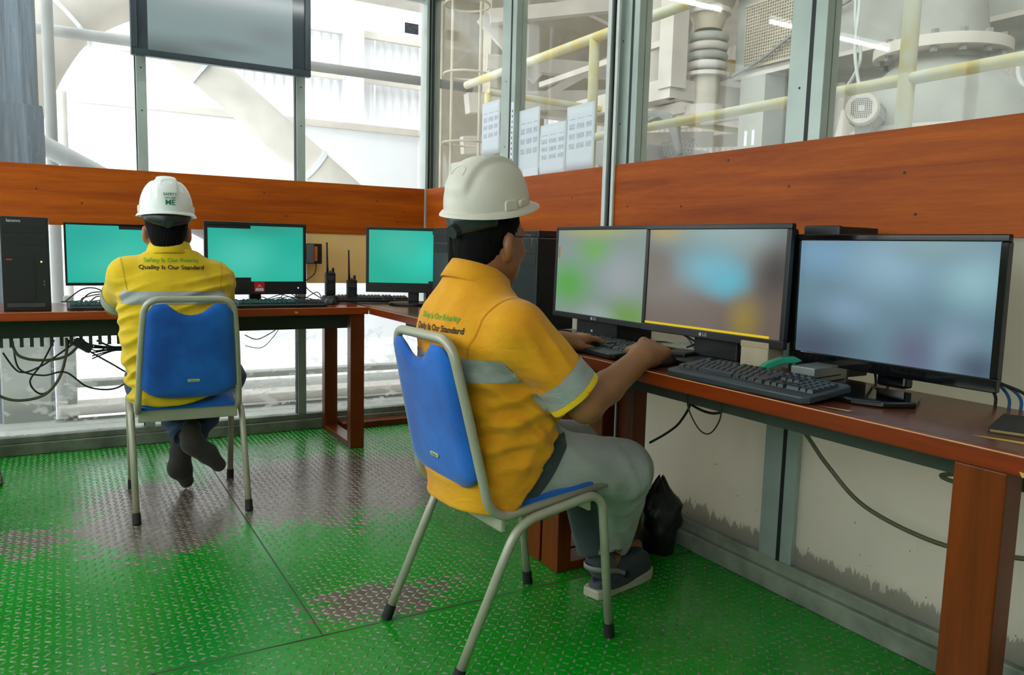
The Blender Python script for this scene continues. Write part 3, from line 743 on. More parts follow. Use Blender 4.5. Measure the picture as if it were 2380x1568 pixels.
# small picture details: icons and task bars
c = [o for o in r1.children if o.name.startswith('screen')][0]
MB().box(-0.0050, -0.0044, -0.255, -0.243, 0.365, 0.392).build('desktop_icon', M['orange'], c)
MB().box(-0.0030, -0.0024, -0.255, -0.246, 0.29, 0.335).build('desktop_icon', M['orange'], c)
c = [o for o in r2.children if o.name.startswith('screen')][0]
MB().box(0.0010, 0.0026, -0.262, 0.225, 0.0985, 0.105).build('task_bar', emit('task_bar_yellow', lin(214, 186, 40), 0.8), c)

# television hanging in front of the back window
tv = thing('television', 'large wall television hung high in front of the back window', 'television', (-1.19, -0.09, 2.22), -HP)
W2, HH = 0.44, 0.255
fr = MB().box(0, 0.04, -W2, W2, HH - 0.03, HH).box(0, 0.04, -W2, W2, -HH, -HH + 0.032).box(0, 0.04, -W2, -W2 + 0.03, -HH + 0.032, HH - 0.03).box(0, 0.04, W2 - 0.03, W2, -HH + 0.032, HH - 0.03)
fr.build('bezel', simple('tv_bezel', lin(52, 62, 70), 0.35), tv, bevel=0.004)
MB().box(-0.02, 0.0, -W2 + 0.01, W2 - 0.01, -HH + 0.01, HH - 0.01).build('housing', M['black_matte'], tv)
ts = MB().box(0.018, 0.026, -W2 + 0.03, W2 - 0.03, -HH + 0.032, HH - 0.03).build('screen', darkS, tv)
MB().box(0.026, 0.0265, -0.362, 0.345, -0.222, HH - 0.032).build('picture', tvS, ts)
MB().box(-0.06, -0.02, -0.15, 0.15, -0.1, 0.38).build('wall_bracket', M['black_matte'], tv)

# ---- computer towers
def tower(label, loc, rz, w, h, d, style):
    t = thing('computer_tower', label, 'computer', loc, rz, 'computer towers on the desks')
    side = M['silver_side'] if style == 'silver' else M['black_matte']
    MB().box(-d, -0.012, -w / 2, w / 2, 0.004, h).build('case', side, t, bevel=0.003)
    f_ = MB().box(-0.012, 0.0, -w / 2 - 0.001, w / 2 + 0.001, 0.0, h + 0.003).build('front_panel', M['black'], t, bevel=0.004)
    MB().box(0.0, 0.0015, -w / 2 + 0.008, w / 2 - 0.008, h * 0.83, h * 0.93).build('drive_bay', M['black_matte'], f_, bevel=0.001)
    MB().box(0.0, 0.0015, -w / 2 + 0.008, w / 2 - 0.008, h * 0.71, h * 0.81).build('drive_bay', M['black_matte'], f_, bevel=0.001)
    if style == 'silver':
        MB().box(0.0, 0.002, -w / 2 + 0.01, w / 2 - 0.055, h * 0.10, h * 0.60).build('lower_cover', M['black_matte'], f_, bevel=0.002)
        MB().box(0.0, 0.006, -w / 2 + 0.015, w / 2 - 0.02, h * 0.04, h * 0.085).build('foot_lip', M['grey_dark'], f_, bevel=0.002)
        place_text('logo', 'lenovo', 0.019, M['silver_ink'], f_, (0.0016, -w * 0.22, h * 0.962), (0, 1, 0), (0, 0, 1), 0.0004)
        MB().cyl((0, w / 2 - 0.03, h * 0.53), (0.002, w / 2 - 0.03, h * 0.53), 0.0035, n=10).build('power_light', M['led_green'], f_)
        MB().box(0.0, 0.0022, -w * 0.40, -w * 0.28, h * 0.545, h * 0.56).build('badge', M['red'], f_)
        for k in range(2): MB().cyl((0, w / 2 - 0.022, h * (0.32 - 0.035 * k)), (0.0012, w / 2 - 0.022, h * (0.32 - 0.035 * k)), 0.003, n=10).build('audio_jack', M['steel'], f_)
    else:
        place_text('logo', 'hp', 0.02, M['grey'], f_, (0.001, 0, h * 0.66), (0, 1, 0), (0, 0, 1), 0.0003) if style == 'hp' else None
        MB().box(-d + 0.02, -0.02, -w / 2 + 0.01, w / 2 - 0.01, h, h + 0.001).build('top_plate', M['black'], t)
    return t
M['silver_side'] = simple('silver_side', lin(206, 208, 208), 0.3, 0.3, 0.05)
M['grey_dark'] = simple('dark_grey_plastic', lin(62, 64, 66), 0.4)
tower('black computer tower with silver sides at the left end of the back desk', (-2.092, -0.50, DZ), -HP, 0.176, 0.402, 0.40, 'silver')
tower('black computer tower behind the glasses of the nearer worker', (-0.34, -1.735, DZ), PI, 0.22, 0.365, 0.18, 'plain')
tower('black computer tower beside the corner monitor, half hidden by a white helmet', (-0.33, -0.92, DZ), PI, 0.18, 0.415, 0.19, 'plain')
tower('black computer tower standing between the brown and the blue-grey screens', (-0.225, -3.075, DZ), PI, 0.11, 0.402, 0.16, 'plain')
# open drive unit lying behind the big screen
dv = thing('drive_unit', 'bare metal drive unit lying under the left edge of the big screen', 'drive', (-0.31, -3.165, DZ), 0.15)
MB().box(-0.075, 0.08, -0.032, 0.032, 0.004, 0.052).build('case', M['steel'], dv, bevel=0.002)
MB().box(0.08, 0.086, -0.034, 0.034, 0.002, 0.056).build('front_panel', M['black'], dv, bevel=0.002)
MB().box(-0.07, 0.07, -0.0335, -0.032, 0.012, 0.016).build('slot', M['gasket'], dv)
MB().box(-0.07, 0.05, -0.0335, -0.032, 0.026, 0.029).build('slot', M['gasket'], dv)
# low black box under the green screen and its little router on the tower
bx_ = thing('desktop_case', 'low black computer case lying under the grey-green screen', 'computer', (-0.215, -2.19, DZ), PI)
MB().box(-0.08, 0.075, -0.12, 0.12, 0.002, 0.07).build('case', M['black_matte'], bx_, bevel=0.004)
MB().box(0.075, 0.08, -0.122, 0.122, 0.0, 0.072).build('front_panel', M['black'], bx_, bevel=0.002)
MB().box(0.08, 0.081, -0.03, -0.02, 0.03, 0.038).build('badge', M['silver_ink'], bx_)
rt_ = thing('network_switch', 'small black network switch lying on the tower behind the worker\'s glasses', 'switch', (-0.25, -1.755, DZ + 0.369), PI)
MB().box(-0.07, 0.07, -0.065, 0.065, 0.0, 0.028).build('case', M['black'], rt_, bevel=0.003)
for k in range(4): MB().box(0.07, 0.071, -0.05 + k * 0.026, -0.036 + k * 0.026, 0.008, 0.02).build('port', M['gasket'], rt_)

# ---- keyboards
KEYROWS = []
def key_layout():
    L = []
    r = [(0, 1)] + [(2 + k, 1) for k in range(4)] + [(6.5 + k, 1) for k in range(4)] + [(11 + k, 1) for k in range(4)]
    L += [(x, 5.25, w) for x, w in r]
    x = 0
    for w in [1] * 13 + [2]: L.append((x, 4, w)); x += w
    x = 0
    for w in [1.5] + [1] * 12 + [1.5]: L.append((x, 3, w)); x += w
    x = 0
    for w in [1.75] + [1] * 11 + [2.25]: L.append((x, 2, w)); x += w
    x = 0
    for w in [2.25] + [1] * 10 + [2.75]: L.append((x, 1, w)); x += w
    x = 0
    for w in [1.25, 1.25, 1.25, 6.25, 1.25, 1.25, 1.25, 1.25]: L.append((x, 0, w)); x += w
    for yy_ in (5.25, 4, 3):
        for k in range(3): L.append((15.3 + k, yy_, 1))
    L += [(15.3, 0, 1), (16.3, 0, 1), (17.3, 0, 1), (16.3, 1, 1)]
    for yy_ in (4, 3, 2, 1):
        for k in range(4): L.append((18.6 + k, yy_, 1))
    L += [(18.6, 0, 2), (20.6, 0, 1), (21.6, 0, 1)]
    return L
LAY = key_layout()
def keyboard(label, loc, rz, mat, single, wrist=0.012, tilt=0.09, hump=0.012):
    """local x = towards the typist, y = typist's right"""
    k = thing('keyboard', label, 'keyboard', loc, rz, 'keyboards')
    P = 0.0188; Wd = 22.6 * P + 0.024; Dp = 6.25 * P + 0.022 + wrist
    x1 = Dp / 2; x0 = -Dp / 2
    T = Matrix.Rotation(tilt, 4, 'Y')
    poly = [(x0 + 0.01, -Wd / 2), (x1 - 0.012, -Wd / 2), (x1, -Wd / 2 + 0.014), (x1, Wd / 2 - 0.014), (x1 - 0.012, Wd / 2), (x0 + 0.01, Wd / 2), (x0, Wd / 2 - 0.012), (x0, -Wd / 2 + 0.012)]
    base = Matrix.Translation((0, 0, 0.010 + hump * 0.5)) @ T
    MB().prism(poly, -0.009, 0.008, base).build('base', mat, k, bevel=0.004)
    for s in (1, -1): MB().box(x0 + 0.01, x0 + 0.02, s * Wd * 0.38 - 0.012, s * Wd * 0.38 + 0.012, 0.0, 0.012).build('tilt_foot', mat, k)
    km = {}
    joined = MB()
    for (kx, ky, kw) in LAY:
        cy = -Wd / 2 + 0.012 + (kx + kw / 2) * P; cx = x1 - wrist - 0.011 - (ky + 0.5) * P
        hw = kw * P / 2 - 0.0009; hd = P / 2 - 0.0009
        def key(b, ox, oy):
            vs = [(ox - hd, oy - hw, 0.008), (ox + hd, oy - hw, 0.008), (ox + hd, oy + hw, 0.008), (ox - hd, oy + hw, 0.008),
                  (ox - hd + .002, oy - hw + .0025, 0.0165), (ox + hd - .003, oy - hw + .0025, 0.0155), (ox + hd - .003, oy + hw - .0025, 0.0155), (ox - hd + .002, oy + hw - .0025, 0.0165)]
            b.add([tuple(base.to_3x3() @ Vector(p)) for p in vs], [(3, 2, 1, 0), (4, 5, 6, 7), (0, 1, 5, 4), (1, 2, 6, 5), (2, 3, 7, 6), (3, 0, 4, 7)])
        if single:
            if kw not in km:
                b = MB(); key(b, 0, 0); me = b.mesh('key'); me.materials.append(M['key']); km[kw] = me
            o = bpy.data.objects.new('key', km[kw]); COL.objects.link(o); o.parent = k; o.location = base @ Vector((cx, cy, 0))
        else:
            b0 = len(joined.v); key(joined, cx, cy)
            joined.v[b0:] = [tuple(Vector(p) + base.translation) for p in joined.v[b0:]]
    if not single: tag(joined.build('keys', M['key'], k), kind='stuff')
    return k
keyboard('black keyboard under the grey-green screen, behind the worker\'s forearm', (-0.445, -2.405, DZ), PI - 0.06, M['kb_blk'], True, 0.045, 0.06)
keyboard('charcoal keyboard at the desk edge in front of the brown screen', (-0.492, -3.115, DZ), PI + 0.03, M['kb'], True, 0.026, 0.10, 0.016)
keyboard('black keyboard under the teal screen beside the computer tower', (-1.72, -0.478, DZ), -HP, M['kb_blk'], False)
keyboard('black keyboard under the teal screen with the red sticker', (-1.01, -0.485, DZ), -HP, M['kb_blk'], False)
keyboard('black keyboard in the corner under the angled teal screen', (-0.445, -0.22, DZ), -HP - 0.2, M['kb_blk'], False)

# ---- mice
def mouse(label, loc, rz):
    m = thing('computer_mouse', label, 'mouse', loc, rz, 'computer mice')
    P = []
    for i in range(11):
        u = i / 10 * PI / 2 * 0.999; row = []
        for j in range(24):
            a = 2 * PI * j / 24
            row.append((0.053 * math.cos(a) * math.sin(PI / 2 - u) ** 0.6, 0.030 * math.sin(a) * math.sin(PI / 2 - u) ** 0.6, 0.004 + 0.032 * math.sin(u)))
        P.append(row + [row[0]])
    MB().grid(P).build('shell', M['black'], m, True)
    MB().cyl((0.025, -0.004, 0.031), (0.025, 0.004, 0.031), 0.007, n=12).build('wheel', M['grey_dark'], m)
    MB().tube(spline([(0.05, 0, 0.008), (0.08, 0.01, 0.004), (0.12, -0.005, 0.004), (0.16, 0.02, 0.004)], 6), 0.002, 6).build('cable', M['cable'], m, True)
    return m
mouse('black mouse under the nearer worker\'s right hand', (-0.452, -2.742, DZ), 0.35)
mouse('black mouse on the back desk beside the radio charger', (-0.705, -0.33, DZ), HP)

# ---- two-way radios
def radio(label, loc, rz, charger):
    t = thing('two_way_radio', label, 'radio', loc, rz, 'two-way radios')
    z0 = 0.028 if charger else 0.0
    MB().box(-0.018, 0.018, -0.027, 0.027, z0, z0 + 0.125).build('body', M['black_matte'], t, bevel=0.006)
    MB().tube([(0, -0.014, z0 + 0.12), (0, -0.016, z0 + 0.16), (0, -0.0175, z0 + 0.27), (0, -0.018, z0 + 0.29)], [0.0075, 0.006, 0.0048, 0.0055], 8).build('antenna', M['black'], t, True)
    MB().cyl((0, 0.016, z0 + 0.125), (0, 0.016, z0 + 0.15), 0.0075, n=12).build('knob', M['black'], t)
    MB().cyl((0, 0.001, z0 + 0.125), (0, 0.001, z0 + 0.135), 0.005, n=12).build('knob', M['black'], t)
    MB().box(0.018, 0.0192, -0.017, 0.017, z0 + 0.085, z0 + 0.108).build('display', M['grey_dark'], t)
    for a in range(3):
        for b in range(3): MB().box(0.018, 0.0195, -0.015 + b * 0.011, -0.007 + b * 0.011, z0 + 0.030 + a * 0.012, z0 + 0.038 + a * 0.012).build('button', M['grey_dark'], t)
    return t
radio('black two-way radio standing in its charger cradle on the back desk', (-0.672, -0.215, DZ + 0.012), -HP, True)
radio('black two-way radio standing on the desk, right of the charging one', (-0.552, -0.225, DZ), -HP, False)
cg = thing('radio_charger', 'round black radio charger cradle with a red light', 'charger', (-0.672, -0.215, DZ), -HP)
MB().lathe([(0.0, 0.0), (0.053, 0.0), (0.054, 0.012), (0.046, 0.030), (0.040, 0.038), (0.034, 0.038), (0.030, 0.012), (0.0, 0.012)], 28).build('cradle', M['black'], cg, auto=0.7)
MB().cyl((0.045, -0.012, 0.026), (0.049, -0.012, 0.025), 0.0035, n=10).build('charge_light', M['led_red'], cg)

# ---- small things on the back desk and wall
bx2 = thing('power_supply_box', 'black and grey box with an orange stripe hung on the yellowed board', 'power box', (-0.735, -0.012, 1.015), -HP)
MB().box(0.0, 0.04, -0.085, 0.066, -0.058, 0.056).build('case', M['black'], bx2, bevel=0.003)
MB().box(0.0401, 0.0415, -0.084, 0.020, -0.054, 0.052).build('label_plate', M['grey'], bx2, bevel=0.001)
MB().box(0.0401, 0.043, 0.022, 0.040, -0.043, 0.040).build('stripe', M['orange'], bx2, bevel=0.004)
MB().tube(spline([(0.02, 0.036, -0.058), (0.02, 0.036, -0.085), (0.03, 0.02, -0.12), (0.04, -0.03, -0.16), (0.05, -0.02, -0.2), (0.07, 0.04, -0.245), (0.09, 0.06, -0.262)], 8), 0.0028, 6).build('cable', M['cable'], bx2, True)
rs = thing('red_sticker', 'red card with a white badge stuck under the teal screen', 'sticker', (-1.066, -0.2765, DZ + 0.090), -HP)
MB().box(0.0, 0.0015, -0.026, 0.026, -0.028, 0.026).build('card', M['red'], rs)
MB().prism([(-0.020, -0.021), (0.020, -0.021), (0.022, -0.012), (0.016, -0.006), (-0.016, -0.006), (-0.022, -0.012)], 0.0015, 0.002, Matrix(((0, 0, 1, 0), (1, 0, 0, 0), (0, 1, 0, 0), (0, 0, 0, 1)))).build('badge', M['white'], rs)
MB().prism([(-0.011, 0.000), (0, 0.012), (0.011, 0.000), (0.007, 0.000), (0, 0.007), (-0.007, 0.000)], 0.0015, 0.002, Matrix(((0, 0, 1, 0), (1, 0, 0, 0), (0, 1, 0, 0), (0, 0, 0, 1)))).build('roof_mark', M['white'], rs)

# ---- small things on the right desks
st = thing('stapler', 'teal green plastic stapler standing behind the charcoal keyboard', 'stapler', (-0.385, -3.095, DZ), math.radians(-32))
MB().prism([(-0.055, 0.0), (0.055, 0.0), (0.058, 0.012), (0.03, 0.016), (-0.05, 0.024), (-0.06, 0.012)], -0.011, 0.011, Matrix(((1, 0, 0, 0), (0, 0, -1, 0), (0, 1, 0, 0), (0, 0, 0, 1)))).build('base', M['green_tool'], st, bevel=0.003)
up_ = [(-0.058, 0.024), (-0.03, 0.050), (0.01, 0.066), (0.045, 0.068), (0.062, 0.060), (0.05, 0.054), (0.015, 0.050), (-0.02, 0.036), (-0.05, 0.014)]
MB().prism(up_, -0.013, 0.013, Matrix(((1, 0, 0, 0), (0, 0, -1, 0), (0, 1, 0, 0), (0, 0, 0, 1)))).build('handle', M['green_tool'], st, bevel=0.003)
MB().cyl((-0.03, -0.016, 0.028), (-0.03, 0.016, 0.028), 0.007, n=12).build('hinge', M['green_tool'], st)
bx3 = thing('stand_in_box', 'plain beige box standing in for a small round object behind the green stapler', 'box', (-0.285, -2.955, DZ), 0.1)  # plain box put in place of a small round object
MB().box(-0.035, 0.035, -0.045, 0.045, 0.0, 0.085).build('body', simple('beige_box', lin(186, 172, 146), 0.7), bx3, bevel=0.003)
MB().box(-0.036, 0.036, -0.046, 0.046, 0.070, 0.087).build('lid', simple('beige_lid', lin(178, 160, 130), 0.7), bx3, bevel=0.002)
hb = thing('external_drive', 'flat black box on the desk just beyond the worker\'s hand', 'drive', (-0.315, -2.665, DZ), 0.35)
MB().box(-0.055, 0.055, -0.04, 0.04, 0.0, 0.024).build('case', M['black'], hb, bevel=0.004)
MB().box(-0.05, 0.05, -0.035, 0.035, 0.024, 0.0245).build('top_plate', M['grey_dark'], hb)
pp = MB()
pp.grid([[(-0.20 + 0.20 * u, -2.62 + 0.36 * v, DZ + 0.0015 + 0.020 * math.sin(PI * v) * (1 - u) + 0.008 * math.sin(5 * v)) for v in np.linspace(0, 1, 12)] for u in (0, .25, .5, .75, 1)])
o = pp.build('paper_sheet', simple('pale_green_paper', lin(198, 208, 200), 0.7), None, True); sol = o.modifiers.new('thick', 'SOLIDIFY'); sol.thickness = 0.001
o.location = (-0.005, 0, 0); tag(o, 'crumpled pale paper lying under the screens behind the keyboard', 'paper')
nb = thing('notebook', 'thin black notebook at the right end of the near desk', 'notebook', (-0.325, -3.735, DZ), 0.35)
MB().box(-0.09, 0.09, -0.11, 0.11, 0.0, 0.002).build('back_cover', M['black_matte'], nb)
MB().box(-0.085, 0.085, -0.107, 0.107, 0.002, 0.008).build('page_block', simple('page_edges', lin(150, 130, 80), 0.8), nb)
MB().box(-0.09, 0.09, -0.11, 0.11, 0.008, 0.0105).build('front_cover', M['black_matte'], nb, bevel=0.001)

# ---- papers taped to the right window
GP = 'sheets taped to the right window'
def sheet(label, y0, y1, z0, z1, mat, skew=0.0, x=0.028, fold=0.0):
    b = MB(); n = 8; P = []
    for i in range(n + 1):
        u = i / n; P.append([(x - 0.002 - fold * math.sin(PI * u) * (1 - v) * 0.02, y0 + (y1 - y0) * u + skew * v, z0 + (z1 - z0) * v) for v in np.linspace(0, 1, 8)])
    b.grid(P); o = b.build('paper_sheet', mat, None, True); s = o.modifiers.new('thick', 'SOLIDIFY'); s.thickness = 0.0006
    tag(o, label, 'paper', GP); return o
lam = simple('clear_sleeve', lin(210, 212, 200), 0.35)
sheet('white printed sheet left of the second window post', -0.85, -0.655, 1.56, 1.835, M['print'], 0.0)
sheet('tall white printed sheet just right of the second window post', -1.245, -1.05, 1.425, 1.745, M['print'], 0.0)
sheet('low grey-white printed sheet between two taller sheets', -1.47, -1.245, 1.412, 1.65, M['print'], -0.01, 0.027)
sheet('white printed sheet, rightmost and highest on the window', -1.69, -1.475, 1.425, 1.705, M['print'], 0.0)
sheet('small blank slip of paper above the white helmet', -1.25, -1.10, 1.417, 1.46, M['paperwhite'], 0.0, 0.024)
sheet('torn clear sleeve low on the window, left of the white helmet', -0.42, -0.28, 1.417, 1.555, lam, 0.02)
o = MB().box(-0.147, -0.06, 0.027, 0.0295, 2.325, 2.385).build('window_sticker', simple('grey_sticker', lin(96, 98, 108), 0.6, 0, 0.35, 60)); tag(o, 'small grey printed sticker high on the back window by the corner', 'sticker')
o = MB().box(-0.712, -0.690, 0.026, 0.0295, 0.60, 0.635).build('window_sticker', simple('dark_sticker', lin(70, 78, 70), 0.6, 0, 0.3, 60)); tag(o, 'tiny dark sticker low on the back window beside the desk leg', 'sticker')
pt = MB()
for k in range(13): pt.box(-0.0022, -0.0014, -1.030, -1.024, 1.43 + k * 0.026, 1.43 + k * 0.026 + 0.010)
ps = thing('punched_strip', 'white punched paper strip along the second window post', 'strip', (0, 0, 0))
MB().box(-0.0014, -0.0004, -1.040, -1.014, 1.417, 1.79).build('strip', M['paperwhite'], ps)
tag(pt.build('holes', M['gasket'], ps), kind='stuff')

# ---- cables
def cable(label, pts, r, mat, n=8, cat='cable', group='loose cables'):
    o = MB().tube(spline(pts, n), r, 7).build('cable', M[mat], None, True); tag(o, label, cat, group); return o
cable('olive cable sagging below the near desk against the beige panel', [(-0.30, -2.93, 0.70), (-0.16, -2.985, 0.60), (-0.11, -3.06, 0.49), (-0.10, -3.18, 0.405), (-0.10, -3.38, 0.375), (-0.10, -3.55, 0.40), (-0.12, -3.75, 0.46), (-0.14, -3.9, 0.55)], 0.006, 'cable_olive')
cable('thin black cable looping below the edge of the near desk', [(-0.46, -2.86, 0.70), (-0.46, -2.86, 0.65), (-0.455, -2.90, 0.595), (-0.455, -2.945, 0.59), (-0.46, -2.985, 0.64), (-0.46, -2.985, 0.70)], 0.002, 'cable')
cable('black cable hanging behind the near desk leg', [(-0.36, -2.62, 0.70), (-0.34, -2.66, 0.66), (-0.32, -2.72, 0.63), (-0.3, -2.66, 0.55), (-0.3, -2.6, 0.5), (-0.3, -2.52, 0.45)], 0.004, 'cable')
cable('thick black cable draped under the near desk beside its leg', [(-0.36, -2.66, 0.67), (-0.34, -2.73, 0.628), (-0.33, -2.80, 0.61), (-0.34, -2.87, 0.625), (-0.36, -2.93, 0.67)], 0.004, 'cable')
cable('dark cable coil hanging beside the near desk leg', [(-0.25, -3.56, 0.62), (-0.24, -3.50, 0.60), (-0.24, -3.46, 0.585), (-0.24, -3.50, 0.58), (-0.25, -3.58, 0.60), (-0.25, -3.8, 0.62)], 0.005, 'cable_olive')
cable('dark cable loop at the right edge below the near desk', [(-0.12, -3.72, 0.5), (-0.13, -3.70, 0.38), (-0.14, -3.69, 0.28), (-0.15, -3.74, 0.18), (-0.14, -3.85, 0.16)], 0.006, 'cable')
for k, (y, m_, top) in enumerate([(-3.20, 'cable', 0.85), (-3.235, 'cable', 0.86), (-3.50, 'cable', 0.86), (-3.53, 'cable_blue', 0.87), (-3.555, 'cable_blue', 0.85), (-3.575, 'cable', 0.84)]):
    lab = ['left black cable behind the big screen', 'second black cable behind the big screen, left of its neck', 'first black cable right of the big screen\'s neck', 'blue cable nearest the big screen\'s neck', 'blue cable at the desk\'s back edge, right of another blue one', 'rightmost black cable behind the big screen'][k]
    cable(lab, [(-0.20, y + 0.10 if k > 1 else y + 0.01, top), (-0.17, y + 0.06 if k > 1 else y, top - 0.03), (-0.135, y, 0.78), (-0.125, y, 0.72), (-0.11, y + 0.02, 0.6)], 0.0035, m_)
cable('thin black cable lying across the near desk behind the keyboard', [(-0.33, -3.16, DZ + 0.003), (-0.29, -3.2, DZ + 0.003), (-0.29, -3.26, DZ + 0.004), (-0.28, -3.31, DZ + 0.016)], 0.0022, 'cable')
cable('grey cable behind the grey-green screen', [(-0.22, -2.50, DZ + 0.1), (-0.18, -2.54, DZ + 0.05), (-0.2, -2.6, DZ + 0.02), (-0.24, -2.68, DZ + 0.004)], 0.004, 'grey')
cable('black cable behind the brown screen', [(-0.26, -2.46, DZ + 0.1), (-0.22, -2.52, DZ + 0.07), (-0.2, -2.6, DZ + 0.04), (-0.27, -2.64, DZ + 0.03)], 0.003, 'cable')
# tangle behind the left keyboard
random.seed(3)
for k in range(7):
    x0 = -1.95 + 0.03 * k; pts = []
    for i in range(7):
        pts.append((x0 + 0.055 * i + random.uniform(-0.03, 0.03), -0.09 + random.uniform(-0.045, 0.05), DZ + 0.006 + random.uniform(0.0, 0.075) * (1 if 0 < i < 6 else 0.1)))
    cable(['tangled black cable nearest the computer tower on the back desk', 'second tangled cable behind the left keyboard', 'third tangled cable behind the left keyboard', 'tangled cable looping highest behind the left keyboard', 'tangled cable ending beside the worker\'s sleeve', 'tangled cable lying lowest behind the left keyboard', 'last tangled cable at the worker\'s left elbow'][k], pts, 0.0032, 'cable' if k % 3 else 'cable_olive', group='tangled cables on the back desk')
for k in range(5):
    x0 = -1.07 + 0.05 * k; pts = []
    for i in range(5): pts.append((x0 + 0.05 * i, -0.09 + random.uniform(-0.04, 0.05), DZ + 0.004 + (random.uniform(0.0, 0.05) if 0 < i < 4 else 0)))
    cable(['cable behind the foot of the middle teal screen', 'second cable behind the middle teal screen', 'third cable behind the middle teal screen', 'cable trailing right of the middle teal screen', 'cable ending beside the radio charger'][k], pts, 0.0025, 'cable', group='tangled cables on the back desk')

# ---- perforated rack under the back desk with its network leads
rk = thing('cable_tray', 'dark slotted cable tray hung under the back desk at the left', 'cable tray', (-2.1, -0.25, 0.62))
MB().box(-0.55, 0.62, -0.10, 0.12, -0.004, 0.0).build('tray_floor', M['grey_dark'], rk)
MB().box(-0.55, 0.62, -0.104, -0.10, -0.004, 0.022).build('tray_lip', M['grey_dark'], rk)
MB().box(-0.55, 0.62, 0.12, 0.124, -0.004, 0.085).build('tray_back', M['grey_dark'], rk)
for k in range(30): MB().box(-0.54 + k * 0.039, -0.525 + k * 0.039, -0.106, -0.10, -0.045, 0.0).build('tooth', M['grey_dark'], rk)
for k in range(14): MB().box(-0.52 + k * 0.05, -0.502 + k * 0.05, -0.106, -0.104, 0.025, 0.075).build('slot_bar', M['grey_dark'], rk)
sw = thing('network_switch', 'long black network switch with small lights in the cable tray', 'switch', (-1.86, -0.25, 0.622))
MB().box(-0.22, 0.22, -0.09, 0.09, 0.0, 0.045).build('case', M['black_matte'], sw, bevel=0.003)
for k in range(9): MB().box(-0.20 + k * 0.047, -0.19 + k * 0.047, -0.0915, -0.09, 0.030, 0.034).build('port_light', M['led_cyan' if k % 2 else 'led_green'], sw)
for k in range(12): MB().box(-0.205 + k * 0.034, -0.182 + k * 0.034, -0.0912, -0.09, 0.006, 0.024).build('port', M['gasket'], sw)
lab = ['olive lead in a big loop below the cable tray', 'black lead in a deep loop below the cable tray', 'black lead sagging towards the chair below the back desk', 'black lead crossing the others below the cable tray', 'thick olive lead hanging at the left edge below the tray', 'thin black lead falling to the right behind the worker']
paths = [[(-2.17, -0.33, 0.62), (-2.14, -0.36, 0.54), (-2.05, -0.37, 0.515), (-1.95, -0.36, 0.53), (-1.88, -0.34, 0.60)],
         [(-2.0, -0.33, 0.60), (-2.05, -0.36, 0.50), (-2.10, -0.37, 0.42), (-2.06, -0.37, 0.36), (-2.00, -0.37, 0.40), (-1.96, -0.36, 0.50), (-1.94, -0.34, 0.60)],
         [(-2.16, -0.33, 0.60), (-2.14, -0.36, 0.48), (-2.05, -0.37, 0.445), (-1.96, -0.37, 0.455), (-1.87, -0.37, 0.38), (-1.76, -0.37, 0.365), (-1.68, -0.36, 0.42), (-1.64, -0.34, 0.52), (-1.63, -0.33, 0.60)],
         [(-2.2, -0.33, 0.55), (-2.14, -0.36, 0.465), (-2.06, -0.37, 0.485), (-1.98, -0.36, 0.54), (-1.9, -0.34, 0.6)],
         [(-2.3, -0.33, 0.60), (-2.26, -0.37, 0.42), (-2.18, -0.38, 0.345), (-2.06, -0.38, 0.35), (-1.99, -0.37, 0.42), (-1.955, -0.36, 0.53), (-1.95, -0.34, 0.61)],
         [(-1.92, -0.33, 0.60), (-1.85, -0.36, 0.54), (-1.75, -0.37, 0.47), (-1.66, -0.37, 0.40), (-1.58, -0.37, 0.32), (-1.50, -0.37, 0.30)]]
for k, p in enumerate(paths): cable(lab[k], p, 0.0065 if k in (0, 4) else 0.004, 'cable_olive' if k in (0, 4) else 'cable', group='leads below the cable tray')
ad = thing('power_adapter', 'dark power adapter dangling below the cable tray', 'adapter', (-1.885, -0.36, 0.575), 0.4)
MB().box(-0.04, 0.04, -0.016, 0.016, -0.02, 0.02, Matrix.Rotation(0.6, 4, 'Y')).build('brick', M['grey_dark'], ad, bevel=0.004)
MB().tube(spline([(0.035, 0, -0.02), (0.06, 0, -0.03), (0.10, 0.01, -0.025), (0.14, 0.02, 0.02)], 6), 0.003, 6).build('lead', M['cable'], ad, True)
cb = thing('cable_bundle', 'bundle of tied black leads hanging left of the worker\'s waist', 'cable bundle', (-1.72, -0.33, 0.55))
for k in range(12):
    a = random.uniform(-1, 1); zz = random.uniform(-0.028, 0.028)
    MB().tube(spline([(-0.12 + random.uniform(-.02, .02), random.uniform(-.01, .01), zz * 1.7), (-0.05, 0.0, zz * 0.5), (0.0, 0.0, zz * 0.35), (0.06, 0.0, zz * 0.6), (0.12 + random.uniform(-.02, .02), random.uniform(-.01, .01), zz * 1.8)], 5), 0.0032, 5).build('lead', M['cable'], cb, True)
MB().tube([(0, 0.016 * math.cos(t), 0.016 * math.sin(t)) for t in np.linspace(0, 2 * PI, 13)[:-1]], 0.003, 5, True).build('tie', M['cable'], cb, True)
MB().tube(spline([(0.0, 0, 0.015), (-0.01, 0, 0.06), (0.01, 0, 0.11)], 4), 0.0015, 5).build('hanger', M['cable'], cb, True)
cable('two thin black leads drooping below the back desk, right of the blue chair', [(-1.16, -0.36, 0.60), (-1.10, -0.36, 0.575), (-1.03, -0.36, 0.605), (-0.98, -0.36, 0.64)], 0.0025, 'cable', group='leads below the back desk')
cable('lower thin black lead drooping right of the blue chair', [(-1.16, -0.36, 0.545), (-1.08, -0.36, 0.53), (-1.02, -0.36, 0.58), (-0.98, -0.36, 0.64)], 0.002, 'cable', group='leads below the back desk')
cable('thick dark cable on the floor at the far left below the back window', [(-2.6, -0.42, 0.25), (-2.4, -0.44, 0.14), (-2.28, -0.50, 0.05), (-2.215, -0.55, 0.008)], 0.011, 'cable_olive', group='cables at the floor by the left edge')
